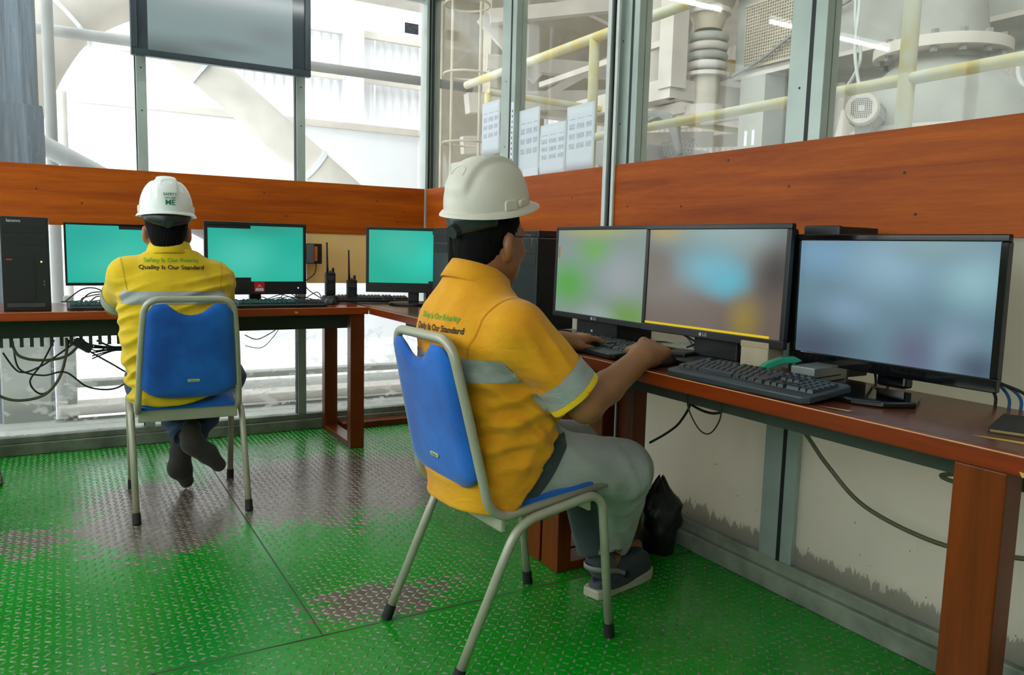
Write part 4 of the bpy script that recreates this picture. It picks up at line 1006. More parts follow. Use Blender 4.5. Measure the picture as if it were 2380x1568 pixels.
cable('thinner olive cable curving to the floor at the far left', [(-2.45, -0.40, 0.5), (-2.32, -0.42, 0.32), (-2.25, -0.46, 0.15), (-2.215, -0.54, 0.02)], 0.006, 'cable_olive', group='cables at the floor by the left edge')

# black rubbish bag in the corner under the right desk
bag = MB(); P = []
random.seed(5)
for i in range(15):
    u = i / 14; row = []
    for j in range(28):
        a = 2 * PI * j / 28
        r = (0.095 + 0.03 * math.sin(PI * u)) * (1 - 0.86 * max(0.0, (u - 0.62) / 0.38) ** 1.3) * (1 + 0.25 * max(0.0, u - 0.93) / 0.07) * (1 + 0.10 * math.sin(3 * a + 7 * u) + 0.05 * math.sin(5 * a - 19 * u) + 0.04 * math.sin(2 * a + 23 * u))
        row.append((r * math.cos(a) * 0.8, r * math.sin(a), 0.30 * u + 0.01 * math.sin(5 * a)*u))
    P.append(row + [row[0]])
o = bag.grid(P).build('rubbish_bag', simple('black_bag', lin(20, 21, 23), 0.35, 0, 0.2, 20, 0.8, 40), None, True); o.location = (-0.115, -2.375, 0.0); o.scale = (0.72, 0.62, 0.9); tag(o, 'crumpled black plastic bag on the floor behind the worker\'s shin', 'bag')

# ================================================================== THE PLANT OUTSIDE THE GLASS
gr = MB().box(-14, 16, 0.07, 18, -0.75, -0.65).box(0.07, 16, -14, 0.07, -0.75, -0.65).box(-14, -3.8, -14, 0.07, -0.75, -0.65).box(-3.8, 0.07, -14, -6.3, -0.75, -0.65).build('hall_ground', M['ground'])
tag(gr, 'pale dusty ground of the plant hall', kind='structure')
def corr(name, label, p0, p1, z0, z1, mat, pitch=0.16, depth=0.035):
    """corrugated steel sheet between two plan points"""
    a = Vector((p0[0], p0[1], 0)); b = Vector((p1[0], p1[1], 0)); d = b - a; L = d.length; d.normalize(); n = Vector((-d.y, d.x, 0))
    m = int(L / pitch); lo = []; hi = []
    for k in range(m * 4 + 1):
        q = k % 4; off = depth if q in (1, 2) else 0.0; s = L * k / (m * 4); p = a + d * s + n * off
        lo.append(p + Vector((0, 0, z0))); hi.append(p + Vector((0, 0, z1)))
    o = MB().grid([lo, hi]).build(name, mat); s = o.modifiers.new('thick', 'SOLIDIFY'); s.thickness = 0.004
    tag(o, label, 'cladding', 'corrugated wall sheets of the hall'); return o
xs_ = [-9, -4.6, -1.4, 0.9, 3.3, 6.0, 11.0]
labs = ['white corrugated wall sheet far left beyond the dark column', 'white corrugated wall sheet behind the curved duct', 'white corrugated wall sheet behind the slanting pipe', 'white corrugated wall sheet left of the window corner', 'white corrugated wall sheet behind the window corner post', 'white corrugated wall sheet farthest right on the back of the hall']
for k in range(6): corr('wall_sheet', labs[k], (xs_[k], 10.0), (xs_[k + 1] - 0.02, 10.0), 3.3, 9.0, M['clad'])
corr('wall_sheet', 'added grey-white corrugated sheet behind the viewer, unseen, blocking horizon light from the machine bay', (9.0, -8.0), (0.3, -8.0), -0.65, 8.0, M['hall'])  # unseen sheet added to stop horizon light reaching the machine bay
corr('wall_sheet', 'grey-white corrugated side wall sheet beyond the machines', (9.0, 10.0), (9.0, -8.0), -0.65, 8.0, M['hall'])
lw_ = thing('low_wall', 'long white low wall along the far side of the hall', 'wall', (0, 9.6, -0.65))
MB().box(-9, 11, -0.15, 0.15, 0, 3.75).build('wall_body', M['clad'], lw_)
MB().box(-9, 11, -0.22, 0.22, 3.75, 3.87).build('coping', M['hall'], lw_, bevel=0.01)
for k, z in enumerate((4.1, 4.9, 5.8)):
    o = MB().box(-9, 11, 9.82, 9.92, z - 0.06, z + 0.06).build('girt', M['hall']); tag(o, ['lowest horizontal wall girt of the hall', 'middle horizontal wall girt of the hall', 'upper horizontal wall girt of the hall'][k], 'beam', 'wall girts')
for k, x in enumerate((-2.6, 2.75, 7.2)):
    o = MB().box(x - 0.14, x + 0.14, 9.45, 9.47, 3.2, 9).box(x - 0.14, x + 0.14, 9.78, 9.80, 3.2, 9).box(x - 0.012, x + 0.012, 9.47, 9.78, 3.2, 9).build('hall_column', M['clad'])
    tag(o, ['white steel column far behind the curved duct', 'white steel column seen left of the window corner', 'white steel column far behind the machines'][k], 'column', 'hall columns')
# dark weathered corrugated column near the left of the back window
dc = thing('clad_column', 'dark blue-grey weathered column outside the left window', 'column', (-2.45, 1.25, -0.65))
def corr_box(x0, x1, y0, y1, z0, z1):
    b = MB(); poly = []
    def edge(ax, ay, bx, by):
        n = 14; d = Vector((bx - ax, by - ay)); nn = Vector((d.y, -d.x)).normalized()
        for k in range(n): poly.append((ax + d.x * k / n + nn.x * 0.010 * (k % 2), ay + d.y * k / n + nn.y * 0.010 * (k % 2)))
    edge(x0, y0, x1, y0); edge(x1, y0, x1, y1); edge(x1, y1, x0, y1); edge(x0, y1, x0, y0)
    return b.prism(poly, z0, z1)
corr_box(-0.55, 0.395, -0.25, 0.25, 2.48, 6.0).build('upper_cladding', M['weathered'], dc)
corr_box(-0.56, 0.420, -0.27, 0.27, 0.0, 2.48).build('lower_cladding', M['weathered'], dc)
# pipes
def pipe(name, label, pts, r, mat, cat='pipe', group='pipes in the hall', n=20, collars=()):
    t = thing(name, label, cat, tuple(Vector(pts[0])), 0, group); q = [Vector(p) - Vector(pts[0]) for p in pts]
    MB().tube(q, r, n).build('tube', mat, t, True)
    for (p, dr, cr, cl) in collars:
        p = Vector(p) - Vector(pts[0]); dr = Vector(dr).normalized(); MB().cyl(p - dr * cl / 2, p + dr * cl / 2, cr, n=24).build('flange', M['clad'], t)
    return t
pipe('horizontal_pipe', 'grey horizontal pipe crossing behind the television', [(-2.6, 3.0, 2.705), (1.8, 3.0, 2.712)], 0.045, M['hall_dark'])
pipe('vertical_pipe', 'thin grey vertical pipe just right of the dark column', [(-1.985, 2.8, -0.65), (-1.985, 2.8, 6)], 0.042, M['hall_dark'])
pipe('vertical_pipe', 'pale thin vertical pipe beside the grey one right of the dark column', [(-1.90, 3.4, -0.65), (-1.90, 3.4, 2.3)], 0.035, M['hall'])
a, b = Vector((-1.15, 3.32, 2.93)), Vector((3.41, 3.32, -0.653)); dd = (b - a)
pipe('slanting_duct', 'wide pale duct slanting down across the back window', [a, b], 0.165, M['hall'], 'duct', 'ducts in the hall', 28, [(a + dd * 0.0835, dd, 0.185, 0.03), (a + dd * 0.3045, dd, 0.18, 0.05)])
pts = [Vector((-2.55, 4.2, 2.0)), Vector((-2.25, 4.2, 2.75)), Vector((-1.9, 4.2, 3.25)), Vector((-1.35, 4.2, 3.6)), Vector((-0.7, 4.2, 3.75)), Vector((0.2, 4.2, 3.8))]
pipe('curved_duct', 'large pale curved duct arching at the top left of the back window', spline(pts, 6), 0.42, M['hall'], 'duct', 'ducts in the hall', 32, [(spline(pts, 6)[11], Vector((0.62, 0, 0.7)), 0.45, 0.03)])
pipe('slanting_brace', 'grey slanting brace at the lower left of the back window', [(-2.3, 2.2, 1.86), (-1.35, 2.2, 1.36), (-0.4, 2.2, 0.86)], 0.07, M['hall_dark'], 'beam')
# kerb beams and posts seen through the glass below the back desk
def beam(label, x0, x1, y0, y1, z0, z1, mat, cat='beam', group='beams outside the low glass'):
    o = MB().box(x0, x1, y0, y1, z0, z1).build('platform_beam', mat, None, bevel=0.008); tag(o, label, cat, group); return o
beam('pale horizontal beam low outside the back window', -2.0, 0.6, 0.55, 0.75, 0.06, 0.115, M['hall'])
beam('grey kerb beam at floor level outside the back window', -4, 0.6, 0.45, 0.65, -0.05, 0.03, M['hall_grey'])
beam('grey mid rail plate outside the back window', -1.95, 0.6, 0.85, 0.95, 0.17, 0.21, M['hall_grey'])
beam('grey upright plate outside the back window below the computer tower', -2.27, -2.03, 0.62, 0.70, -0.6, 0.62, M['hall_grey'])
beam('narrow grey upright outside the back window left of the chair', -1.955, -1.905, 0.62, 0.68, -0.6, 0.74, M['hall_grey'])
o = MB().cyl((-1.4, 1.1, -0.05), (0.6, 1.1, -0.05), 0.16, n=24).build('ground_pipe', M['hall_grey'], auto=0.6); tag(o, 'fat grey pipe lying low outside the back window', 'pipe', 'pipes in the hall')

# ---- machine bay to the right
rl = thing('handrail', 'worn yellow pipe handrail outside the right window', 'handrail', (0.9, -1.0, 0))
def rrel(o): o.location = (-0.9, 1.0, 0); return o
rrel(MB().cyl((0.9, 1.3, 2.356), (0.9, -5.5, 2.356), 0.030, n=16).build('top_rail', M['yellow_rail'], rl, auto=0.6))
rrel(MB().cyl((0.9, -0.45, 1.762), (0.9, -5.5, 1.762), 0.024, n=16).build('mid_rail', M['yellow_rail'], rl, auto=0.6))
for y in (-0.435, -2.52, -4.6): rrel(MB().cyl((0.9, y, -0.6), (0.9, y, 2.356), 0.032, n=16).build('post', M['yellow_rail'], rl, auto=0.6))
rl2 = thing('handrail', 'faded yellow rail running away from the window behind the papers', 'handrail', (0.9, 1.5, 0))
for z in (2.37, 1.75):
    o = MB().cyl((0.3, 0, z), (5.0, 0, z - 0.07), 0.03, n=14).build('rail', M['yellow_rail'], rl2, auto=0.6)
for x in (0.3, 2.4, 4.2): MB().cyl((x, 0, -0.6), (x, 0, 2.36), 0.03, n=14).build('post', M['yellow_rail'], rl2, auto=0.6)

def steel_frame(name, label, boxes, mat, loc=(0, 0, 0), cat='steelwork', group='steelwork beside the cabin'):
    t = thing(name, label, cat, loc, 0, group)
    for nm, a, b, w_, h_ in boxes: MB().bar(Vector(a) - Vector(loc), Vector(b) - Vector(loc), w_, h_).build(nm, mat, t)
    return t
# white steel platform frame left of the second post
steel_frame('platform_frame', 'white steel platform frame with open bays behind the right window', [
    ('edge_beam', (2.4, 1.9, 2.40), (2.4, 0.55, 2.40), 0.08, 0.16), ('edge_beam', (2.4, 0.60, 2.40), (4.2, 0.60, 2.40), 0.08, 0.16),
    ('edge_beam', (4.2, 1.9, 2.40), (4.2, 0.55, 2.40), 0.08, 0.14), ('cross_beam', (3.0, 1.9, 2.38), (3.0, 0.6, 2.38), 0.07, 0.10),
    ('cross_beam', (3.6, 1.9, 2.38), (3.6, 0.6, 2.38), 0.07, 0.10), ('post', (2.42, 0.60, 2.4), (2.42, 0.60, 4.2), 0.16, 0.16), ('brace', (2.4, 2.6, 2.75), (2.4, 0.66, 2.78), 0.05, 0.05)], M['hall'], (2.4, 0.6, 2.4))
# roof trusses seen between the window posts
steel_frame('roof_truss', 'pale roof truss of crossing beams seen between the window posts', [
    ('chord', (2.0, 3.0, 3.45), (5.2, 1.4, 3.95), 0.12, 0.14), ('chord', (2.4, 3.8, 3.2), (6.0, 2.2, 3.1), 0.14, 0.16), ('chord', (1.75, 3.0, 2.55), (5.5, 2.6, 3.0), 0.14, 0.2),
    ('post', (2.35, 3.0, -0.6), (2.35, 3.0, 5.0), 0.16, 0.16), ('brace', (2.0, 3.2, 3.5), (2.6, 3.0, 2.9), 0.09, 0.12), ('brace', (2.4, 3.0, 3.9), (4.2, 2.5, 3.3), 0.09, 0.10),
    ('chord', (1.8, 3.2, 2.15), (5.5, 2.7, 2.5), 0.12, 0.18), ('brace', (2.3, 3.0, 2.5), (3.6, 2.8, 3.3), 0.07, 0.08)], M['hall'], (2.35, 3.0, 0))
o = MB().box(2.5, 4.6, 3.9, 4.1, 2.7, 5.0).build('side_plate', M['hall_beige']); tag(o, 'beige steel plate behind the roof truss', 'plate', 'steelwork beside the cabin')
o = MB().box(3.3, 5.2, 7.0, 7.2, -0.6, 7.0).build('side_plate', M['hall_beige']); tag(o, 'tall beige wall plate seen right of the corner post', 'plate', 'steelwork beside the cabin')
o = MB().box(1.40, 2.6, 2.6, 2.8, 1.3, 1.55).box(1.45, 1.55, 2.6, 2.8, -0.6, 1.3).build('pale_bench', M['hall_grey']); tag(o, 'grey ledge outside beside the corner post', 'ledge', 'steelwork beside the cabin')
# hanging rung ladder beyond the corner pane
ld = thing('caged_ladder', 'thin caged ladder hanging beyond the corner pane', 'ladder', (1.10, 2.0, 1.5))
for x in (0, 0.28): MB().cyl((x, 0, 0), (x, 0, 2.4), 0.014, n=8).build('stile', M['hall_beige'], ld)
for z in (0.5, 1.1, 1.7): MB().tube([(0.14 + 0.2 * math.cos(t), 0.2 * math.sin(t), z) for t in np.linspace(0, 2 * PI, 25)[:-1]], 0.010, 6, True).build('hoop', M['hall_beige'], ld, True)
# hopper cone and coil-spring mount
hc = thing('hopper', 'large pale conical hopper behind the yellow rail', 'hopper', (2.95, 1.35, 2.40))
MB().lathe([(0.13, 0.05), (0.16, 0.05), (0.40, 1.25), (0.42, 1.9), (0.38, 1.9), (0.13, 0.1)], 32).build('cone', M['hall'], hc, auto=0.6)
MB().lathe([(0.30, 0.55), (0.33, 0.55), (0.33, 0.60), (0.30, 0.60)], 32).build('collar', M['hall'], hc, auto=0.6)
hc.scale = (0.8, 0.8, 0.9)
sg = thing('spring_mount', 'dusty valve stack with bellows coils behind the right window', 'valve', (2.75, 0.56, 2.16))
MB().cyl((0, 0, 0.05), (0, 0, 0.13), 0.16, n=20).build('base_flange', M['hall'], sg, auto=0.6)
MB().cyl((0, 0, 0.12), (0, 0, 0.36), 0.105, 0.125, 20).build('lower_neck', M['hall_beige'], sg, auto=0.6)
MB().cyl((0, 0, 0.36), (0, 0, 0.39), 0.19, n=24).build('flange', M['hall'], sg, auto=0.6)
for k in range(4): MB().tube([(0.14 * math.cos(t), 0.14 * math.sin(t), 0.45 + k * 0.075) for t in np.linspace(0, 2 * PI, 25)[:-1]], 0.034, 8, True).build('coil', M['hall_grey'] if k % 2 else M['hall'], sg, True)
MB().cyl((0, 0, 0.74), (0, 0, 0.86), 0.11, 0.15, 20).build('upper_neck', M['hall_beige'], sg, auto=0.6)
MB().cyl((0, 0, 0.86), (0, 0, 0.90), 0.18, n=24).build('flange', M['hall'], sg, auto=0.6)
MB().cyl((-0.16, 0, 1.02), (0.20, 0, 1.02), 0.10, n=20).build('actuator', M['hall_beige'], sg, auto=0.6)
MB().cyl((0.05, -0.14, 1.08), (0.05, -0.30, 1.02), 0.075, n=20).build('motor', M['hall_beige'], sg, auto=0.6)
# yellow safety beam glimpsed behind the valve
o = MB().bar((3.0, 0.62, 2.66), (4.4, 0.45, 2.64), 0.10, 0.10).build('yellow_beam', simple('yellow_beam_paint', lin(212, 160, 40), 0.6)); tag(o, 'short yellow beam glimpsed behind the bellows valve', 'beam')
# long grey duct box across the top right, its mesh guard and warning sheet
db = thing('duct_box', 'long grey duct box across the top of the right window', 'duct', (2.95, -0.73, 2.50), 0, 'ducts in the hall')
MB().box(-0.0, 1.0, -2.9, 1.17, 0.0, 0.75).build('casing', M['hall_grey'], db, bevel=0.01)
MB().box(-0.012, 0.0, -2.9, 1.17, 0.0, 0.03).build('lower_lip', M['hall'], db)
pl_ = MB().box(-0.006, 0.0, -0.62, -0.42, 0.12, 0.50).build('notice', M['print'], db)
gd = thing('mesh_guard', 'beige woven mesh guard panel on the duct box', 'mesh guard', (2.93, 0.02, 2.80))
mg = MB()
for k in range(34): mg.box(-0.004, 0.0, -0.50 + k * 0.024, -0.492 + k * 0.024, -0.22, 0.26)
for k in range(20): mg.box(-0.006, -0.002, -0.50, 0.30, -0.22 + k * 0.024, -0.212 + k * 0.024)
tag(mg.build('mesh', M['hall_beige'], gd), kind='stuff')
MB().box(-0.008, 0.002, -0.51, 0.31, 0.255, 0.275).build('frame_bar', M['hall_beige'], gd)
MB().box(-0.008, 0.002, -0.51, 0.31, -0.235, -0.215).build('frame_bar', M['hall_beige'], gd)
MB().box(0.006, 0.010, -0.50, 0.30, -0.22, 0.26).build('backing', simple('mesh_backing', lin(178, 172, 156), 0.8), gd)
# column, motor and pump body
sc = steel_frame('machine_column', 'pale square steel column with slots right of the valve', [('column', (3.08, 0.20, -0.6), (3.08, 0.20, 2.495), 0.26, 0.32)], M['hall_grey'], (3.08, 0.20, -0.6))
for y in (-0.04, 0.04): MB().box(-0.165, -0.16, y - 0.014, y + 0.014, 2.55, 2.67).build('slot', M['clad'], sc)
mo = thing('electric_motor', 'grey electric motor with a round perforated fan cover', 'motor', (1.75, -1.70, 1.855), math.radians(28))
mo.scale = (0.66, 0.66, 0.66)
MB().box(0.08, 0.34, -0.06, 0.06, -3.79, -0.11).build('pedestal', M['hall_grey'], mo)
MB().cyl((0.0, 0, 0), (0.42, 0, 0), 0.125, n=28).build('casing', M['hall_grey'], mo, auto=0.6)
MB().cyl((-0.05, 0, 0), (0.0, 0, 0), 0.118, 0.132, 28).build('fan_cover', M['hall'], mo, auto=0.6)
hl = MB()
for i in range(-6, 7):
    for j in range(-6, 7):
        if 3 < i * i + j * j < 36: hl.cyl((-0.052, i * 0.0145, j * 0.0145), (-0.049, i * 0.0145, j * 0.0145), 0.0052, n=6)
tag(hl.build('fan_holes', M['gasket'], mo), kind='stuff')
for k in range(9): t_ = 2 * PI * k / 9; MB().bar((0.05, 0.13 * math.cos(t_), 0.13 * math.sin(t_)), (0.38, 0.13 * math.cos(t_), 0.13 * math.sin(t_)), 0.012, 0.02).build('cooling_fin', M['hall_grey'], mo)
pu = thing('pump_body', 'big dusty pump casing with a bolted round flange at the top right', 'pump', (2.5, -1.635, 1.575), 0)
MB().lathe([(0.0, -2.2), (0.34, -2.2), (0.36, -0.3), (0.46, -0.05), (0.50, 0.10), (0.50, 0.30), (0.44, 0.46), (0.30, 0.56), (0.24, 0.62), (0.23, 0.70), (0.0, 0.70)], 40).build('volute', M['hall_grey'], pu, auto=0.5)
MB().cyl((0, 0, 0.655), (0, 0, 0.715), 0.36, n=40).build('flange', M['hall'], pu, auto=0.6)
for k in range(14):
    t_ = 2 * PI * k / 14; p = (0.315 * math.cos(t_), 0.315 * math.sin(t_)); MB().cyl((p[0], p[1], 0.625), (p[0], p[1], 0.745), 0.022, n=6).build('bolt', M['hall_dark'], pu)
MB().cyl((0, 0, 0.715), (0.0, 0.0, 1.7), 0.25, 0.10, 32).build('inlet_cone', M['hall_grey'], pu, auto=0.6)
MB().tube([(0.505 * math.cos(t), 0.505 * math.sin(t), 0.20) for t in np.linspace(0, 2 * PI, 41)[:-1]], 0.022, 8, True).build('casing_rib', M['hall'], pu, True)
MB().cyl((-0.47, 0.30, -0.3), (-0.40, 0.24, 0.34), 0.10, 0.08, 16).build('support_leg', M['hall'], pu, auto=0.6)
# engine lump, perforated cover, hoses
en = thing('dusty_machine', 'dusty dark machine casing low behind the right window', 'machine', (1.80, 0.15, 1.2))
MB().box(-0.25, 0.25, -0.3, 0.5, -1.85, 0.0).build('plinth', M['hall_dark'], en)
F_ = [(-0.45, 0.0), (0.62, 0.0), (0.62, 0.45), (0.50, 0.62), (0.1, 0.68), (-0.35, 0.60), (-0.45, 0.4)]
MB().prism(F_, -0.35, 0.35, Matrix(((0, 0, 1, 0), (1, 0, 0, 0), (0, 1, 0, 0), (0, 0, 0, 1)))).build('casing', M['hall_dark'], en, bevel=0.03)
for k in range(5): MB().cyl((-0.36, -0.1 + k * 0.12, 0.40 + 0.03 * (k % 2)), (-0.42, -0.1 + k * 0.12, 0.46), 0.05, 0.03, 10).build('knuckle', M['hall_dark'], en, auto=0.6)
for k in range(3): MB().tube(spline([(-0.3, -0.1 - 0.05 * k, 0.66), (-0.28, -0.3 - 0.05 * k, 0.80 - 0.02 * k), (-0.28, -0.55 - 0.03 * k, 0.74), (-0.28, -0.70, 0.5)], 6), 0.018, 8).build('hose', M['hall_dark'], en, True)
pf = thing('perforated_cover', 'curved perforated sheet cover with round holes above the orange band', 'cover', (1.62, -0.42, 1.62))
# plate with round holes: ring tiles in a grid, joined
pb = MB(); N_ = 8; tw = 0.036
for i in range(9):
    for j in range(6):
        y0 = -0.17 + i * tw + (0.018 if j % 2 else 0); z0 = j * tw * 0.9
        if (i - 4) ** 2 / 20 + (j - 4.5) ** 2 / 22 > 1: continue
        c = (y0 + tw / 2, z0 + tw / 2); ring = []; sq = []
        for k in range(8):
            t_ = 2 * PI * k / 8 + PI / 8; ring.append((0, c[0] + 0.0115 * math.cos(t_), c[1] + 0.0115 * math.sin(t_))); q_ = max(abs(math.cos(t_)), abs(math.sin(t_))); sq.append((0, c[0] + tw / 2 * math.cos(t_) / q_, c[1] + tw * 0.45 * math.sin(t_) / q_))
        pb.add(ring + sq, [(k, (k + 1) % 8, 8 + (k + 1) % 8, 8 + k) for k in range(8)])
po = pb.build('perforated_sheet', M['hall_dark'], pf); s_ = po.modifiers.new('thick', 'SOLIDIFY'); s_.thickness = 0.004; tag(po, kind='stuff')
# loose wires in front of the pump
for k, (lb, pts) in enumerate([('grey wire hanging in front of the duct box', [(1.9, -1.50, 3.0), (1.9, -1.52, 2.5), (1.88, -1.53, 2.2), (1.86, -1.60, 1.95), (1.86, -1.62, 1.8)]), ('pale wire looping left of the yellow post', [(1.9, -1.48, 3.0), (1.9, -1.50, 2.4), (1.9, -1.55, 2.15), (1.9, -1.42, 1.98), (1.9, -1.25, 2.0), (1.9, -1.20, 2.12), (1.9, -1.30, 2.2), (1.9, -1.40, 2.12)]), ('white wires tangled at the right edge of the window', [(1.8, -2.6, 2.4), (1.8, -2.55, 2.1), (1.8, -2.45, 1.95), (1.8, -2.5, 1.85), (1.8, -2.6, 2.0)])]):
    o = MB().tube(spline(pts, 8), 0.010, 6).build('wire', M['cable_white'], None, True); tag(o, lb, 'wire', 'wires outside the right window')
# grey cable along the duct
o = MB().tube(spline([(2.88, 0.42, 2.52), (2.88, 0.1, 2.60), (2.88, -0.25, 2.74), (2.88, -0.7, 2.86)], 6), 0.014, 6).build('wire', M['hall_dark'], None, True); tag(o, 'grey cable slung along the duct box', 'wire', 'wires outside the right window')
# unseen slab added over the machine bay to keep sky light off it
rf = MB().box(0.2, 9.0, -10, 8.0, 4.9, 5.05).build('bay_shade_slab', M['hall']); tag(rf, 'added slab above the machine bay, unseen, keeping it dark', kind='structure')

# ================================================================== PEOPLE
class Field:
    """implicit surface on a grid; shapes are blended in, then skinned with surface nets"""
    def __init__(s, lo, hi, h):
        s.lo = np.array(lo, float); s.h = h
        s.n = np.ceil((np.array(hi) - s.lo) / h).astype(int) + 1
        s.ax = [s.lo[k] + h * np.arange(s.n[k]) for k in range(3)]
        s.F = np.full(tuple(s.n), 0.5, np.float32)
    def slc(s, lo, hi, m):
        out = []
        for k in range(3):
            a = int(max(0, np.floor((lo[k] - m - s.lo[k]) / s.h))); b = int(min(s.n[k], np.ceil((hi[k] + m - s.lo[k]) / s.h) + 1))
            out.append(slice(a, max(a, b)))
        return tuple(out)
    def grid(s, sl):
        return [s.ax[0][sl[0]][:, None, None], s.ax[1][sl[1]][None, :, None], s.ax[2][sl[2]][None, None, :]]
    def blend(s, sl, d, k):
        f = s.F[sl]
        if k > 0:
            hh = np.maximum(k - np.abs(f - d), 0) / k; s.F[sl] = np.minimum(f, d) - hh * hh * k * 0.25
        else: s.F[sl] = np.minimum(f, d)
    def cap(s, a, b, ra, rb, k=0.02, flat=None):
        a = np.array(a, float); b = np.array(b, float); R = max(ra, rb)
        sl = s.slc(np.minimum(a, b) - R, np.maximum(a, b) + R, k + 0.03)
        X, Y, Z = s.grid(sl); ba = b - a; L2 = ba @ ba + 1e-12
        px, py, pz = X - a[0], Y - a[1], Z - a[2]
        t = np.clip((px * ba[0] + py * ba[1] + pz * ba[2]) / L2, 0, 1)
        dx, dy, dz = px - t * ba[0], py - t * ba[1], pz - t * ba[2]
        if flat is not None:     # squash along a direction by a factor
            n = np.array(flat[0], float); n /= np.linalg.norm(n); q = (dx * n[0] + dy * n[1] + dz * n[2]); e = flat[1] - 1
            d = np.sqrt(dx * dx + dy * dy + dz * dz + q * q * (flat[1] ** 2 - 1))
        else: d = np.sqrt(dx * dx + dy * dy + dz * dz)
        s.blend(sl, (d - (ra + (rb - ra) * t)).astype(np.float32), k)
    def chain(s, pts, rs, k=0.015):
        for i in range(len(pts) - 1): s.cap(pts[i], pts[i + 1], rs[i], rs[i + 1], k)
    def ell(s, c, r, k=0.02, rot=None, op='u'):
        c = np.array(c, float); r = np.array(r, float); R = max(r)
        sl = s.slc(c - R, c + R, k + 0.03); X, Y, Z = s.grid(sl)
        p = [X - c[0], Y - c[1], Z - c[2]]
        if rot is not None:      # rot columns: local axes in field space
            p = [p[0] * rot[0][j] + p[1] * rot[1][j] + p[2] * rot[2][j] for j in range(3)]
        k0 = np.sqrt((p[0] / r[0]) ** 2 + (p[1] / r[1]) ** 2 + (p[2] / r[2]) ** 2)
        k1 = np.sqrt((p[0] / r[0] ** 2) ** 2 + (p[1] / r[1] ** 2) ** 2 + (p[2] / r[2] ** 2) ** 2) + 1e-9
        d = (k0 * (k0 - 1) / k1).astype(np.float32)
        if op == 'u': s.blend(sl, d, k)
        else: s.F[sl] = np.maximum(s.F[sl], -d)
    def stack(s, rows, k=0.03, p=2.4):
        """torso as stacked super-ellipses: rows of (z, cx, cy, rx, ry)"""
        rows = np.array(rows, float); z0, z1 = rows[0, 0], rows[-1, 0]
        sl = s.slc((rows[:, 1] - rows[:, 3]).min() * np.ones(3) * 0 + [(rows[:, 1] - rows[:, 3]).min(), (rows[:, 2] - rows[:, 4]).min(), z0],
                   [(rows[:, 1] + rows[:, 3]).max(), (rows[:, 2] + rows[:, 4]).max(), z1], k + 0.05)
        X, Y, Z = s.grid(sl); zz = np.clip(Z, z0, z1)
        def itp(c):
            x = rows[:, 0]; y = rows[:, c]; m = np.gradient(y, x)
            i = np.clip(np.searchsorted(x, zz) - 1, 0, len(x) - 2); hh = x[i + 1] - x[i]; t = (zz - x[i]) / hh
            return (2 * t ** 3 - 3 * t ** 2 + 1) * y[i] + (t ** 3 - 2 * t ** 2 + t) * hh * m[i] + (-2 * t ** 3 + 3 * t ** 2) * y[i + 1] + (t ** 3 - t ** 2) * hh * m[i + 1]
        cx, cy, rx, ry = itp(1), itp(2), itp(3), itp(4)
        q = (np.abs((X - cx) / rx) ** p + np.abs((Y - cy) / ry) ** p) ** (1 / p)
        d = (q - 1) * np.minimum(rx, ry); ov = np.maximum(Z - z1, z0 - Z)
        d = np.maximum(d, ov) + 0 * X
        s.blend(sl, d.astype(np.float32), k)
    def cut(s, p, n):
        """remove the half-space in front of plane (p, n)"""
        n = np.array(n, float); n /= np.linalg.norm(n)
        X, Y, Z = s.grid((slice(None),) * 3)
        s.F = np.maximum(s.F, ((X - p[0]) * n[0] + (Y - p[1]) * n[1] + (Z - p[2]) * n[2]).astype(np.float32))
    def cut_near(s, p, n, c, R):
        """the same, only within radius R of c"""
        n = np.array(n, float); n /= np.linalg.norm(n); c = np.array(c, float)
        sl = s.slc(c - R, c + R, 0); X, Y, Z = s.grid(sl)
        d = ((X - p[0]) * n[0] + (Y - p[1]) * n[1] + (Z - p[2]) * n[2])
        ball = np.sqrt((X - c[0]) ** 2 + (Y - c[1]) ** 2 + (Z - c[2]) ** 2) - R
        s.F[sl] = np.maximum(s.F[sl], -np.maximum(-d, ball)).astype(np.float32)
    def mesh(s, name, smooth=2, disp=None):
        F = s.F; h = s.h; B = F < 0
        c = np.zeros(tuple(np.array(F.shape) - 1), np.int8)
        for dx in (0, 1):
            for dy in (0, 1):
                for dz in (0, 1): c += B[dx:F.shape[0] - 1 + dx, dy:F.shape[1] - 1 + dy, dz:F.shape[2] - 1 + dz]
        act = np.argwhere((c > 0) & (c < 8)); idx = -np.ones(c.shape, np.int64); idx[tuple(act.T)] = np.arange(len(act))
        acc = np.zeros((len(act), 3)); cnt = np.zeros(len(act))
        for ax in range(3):
            o1, o2 = [k for k in range(3) if k != ax]
            for u in (0, 1):
                for v in (0, 1):
                    a = act.copy(); a[:, o1] += u; a[:, o2] += v; b = a.copy(); b[:, ax] += 1
                    fa = F[tuple(a.T)]; fb = F[tuple(b.T)]; m = (fa < 0) != (fb < 0)
                    t = np.where(m, fa / (fa - fb + 1e-12), 0); p = a.astype(float); p[:, ax] += t
                    acc[m] += p[m]; cnt[m] += 1
        V = acc / cnt[:, None] * h + s.lo
        Q = []
        for ax in range(3):
            o1, o2 = (ax + 1) % 3, (ax + 2) % 3
            sa = [slice(1, -1)] * 3; sa[ax] = slice(0, -1); sb = [slice(1, -1)] * 3; sb[ax] = slice(1, None)
            A = B[tuple(sa)]; C_ = B[tuple(sb)]; e = np.argwhere(A != C_)
            if len(e) == 0: continue
            inside = A[tuple(e.T)]; e[:, o1] += 1; e[:, o2] += 1
            q = []
            for (u, v) in ((0, 0), (-1, 0), (-1, -1), (0, -1)):
                w_ = e.copy(); w_[:, o1] += u; w_[:, o2] += v; q.append(idx[tuple(w_.T)])
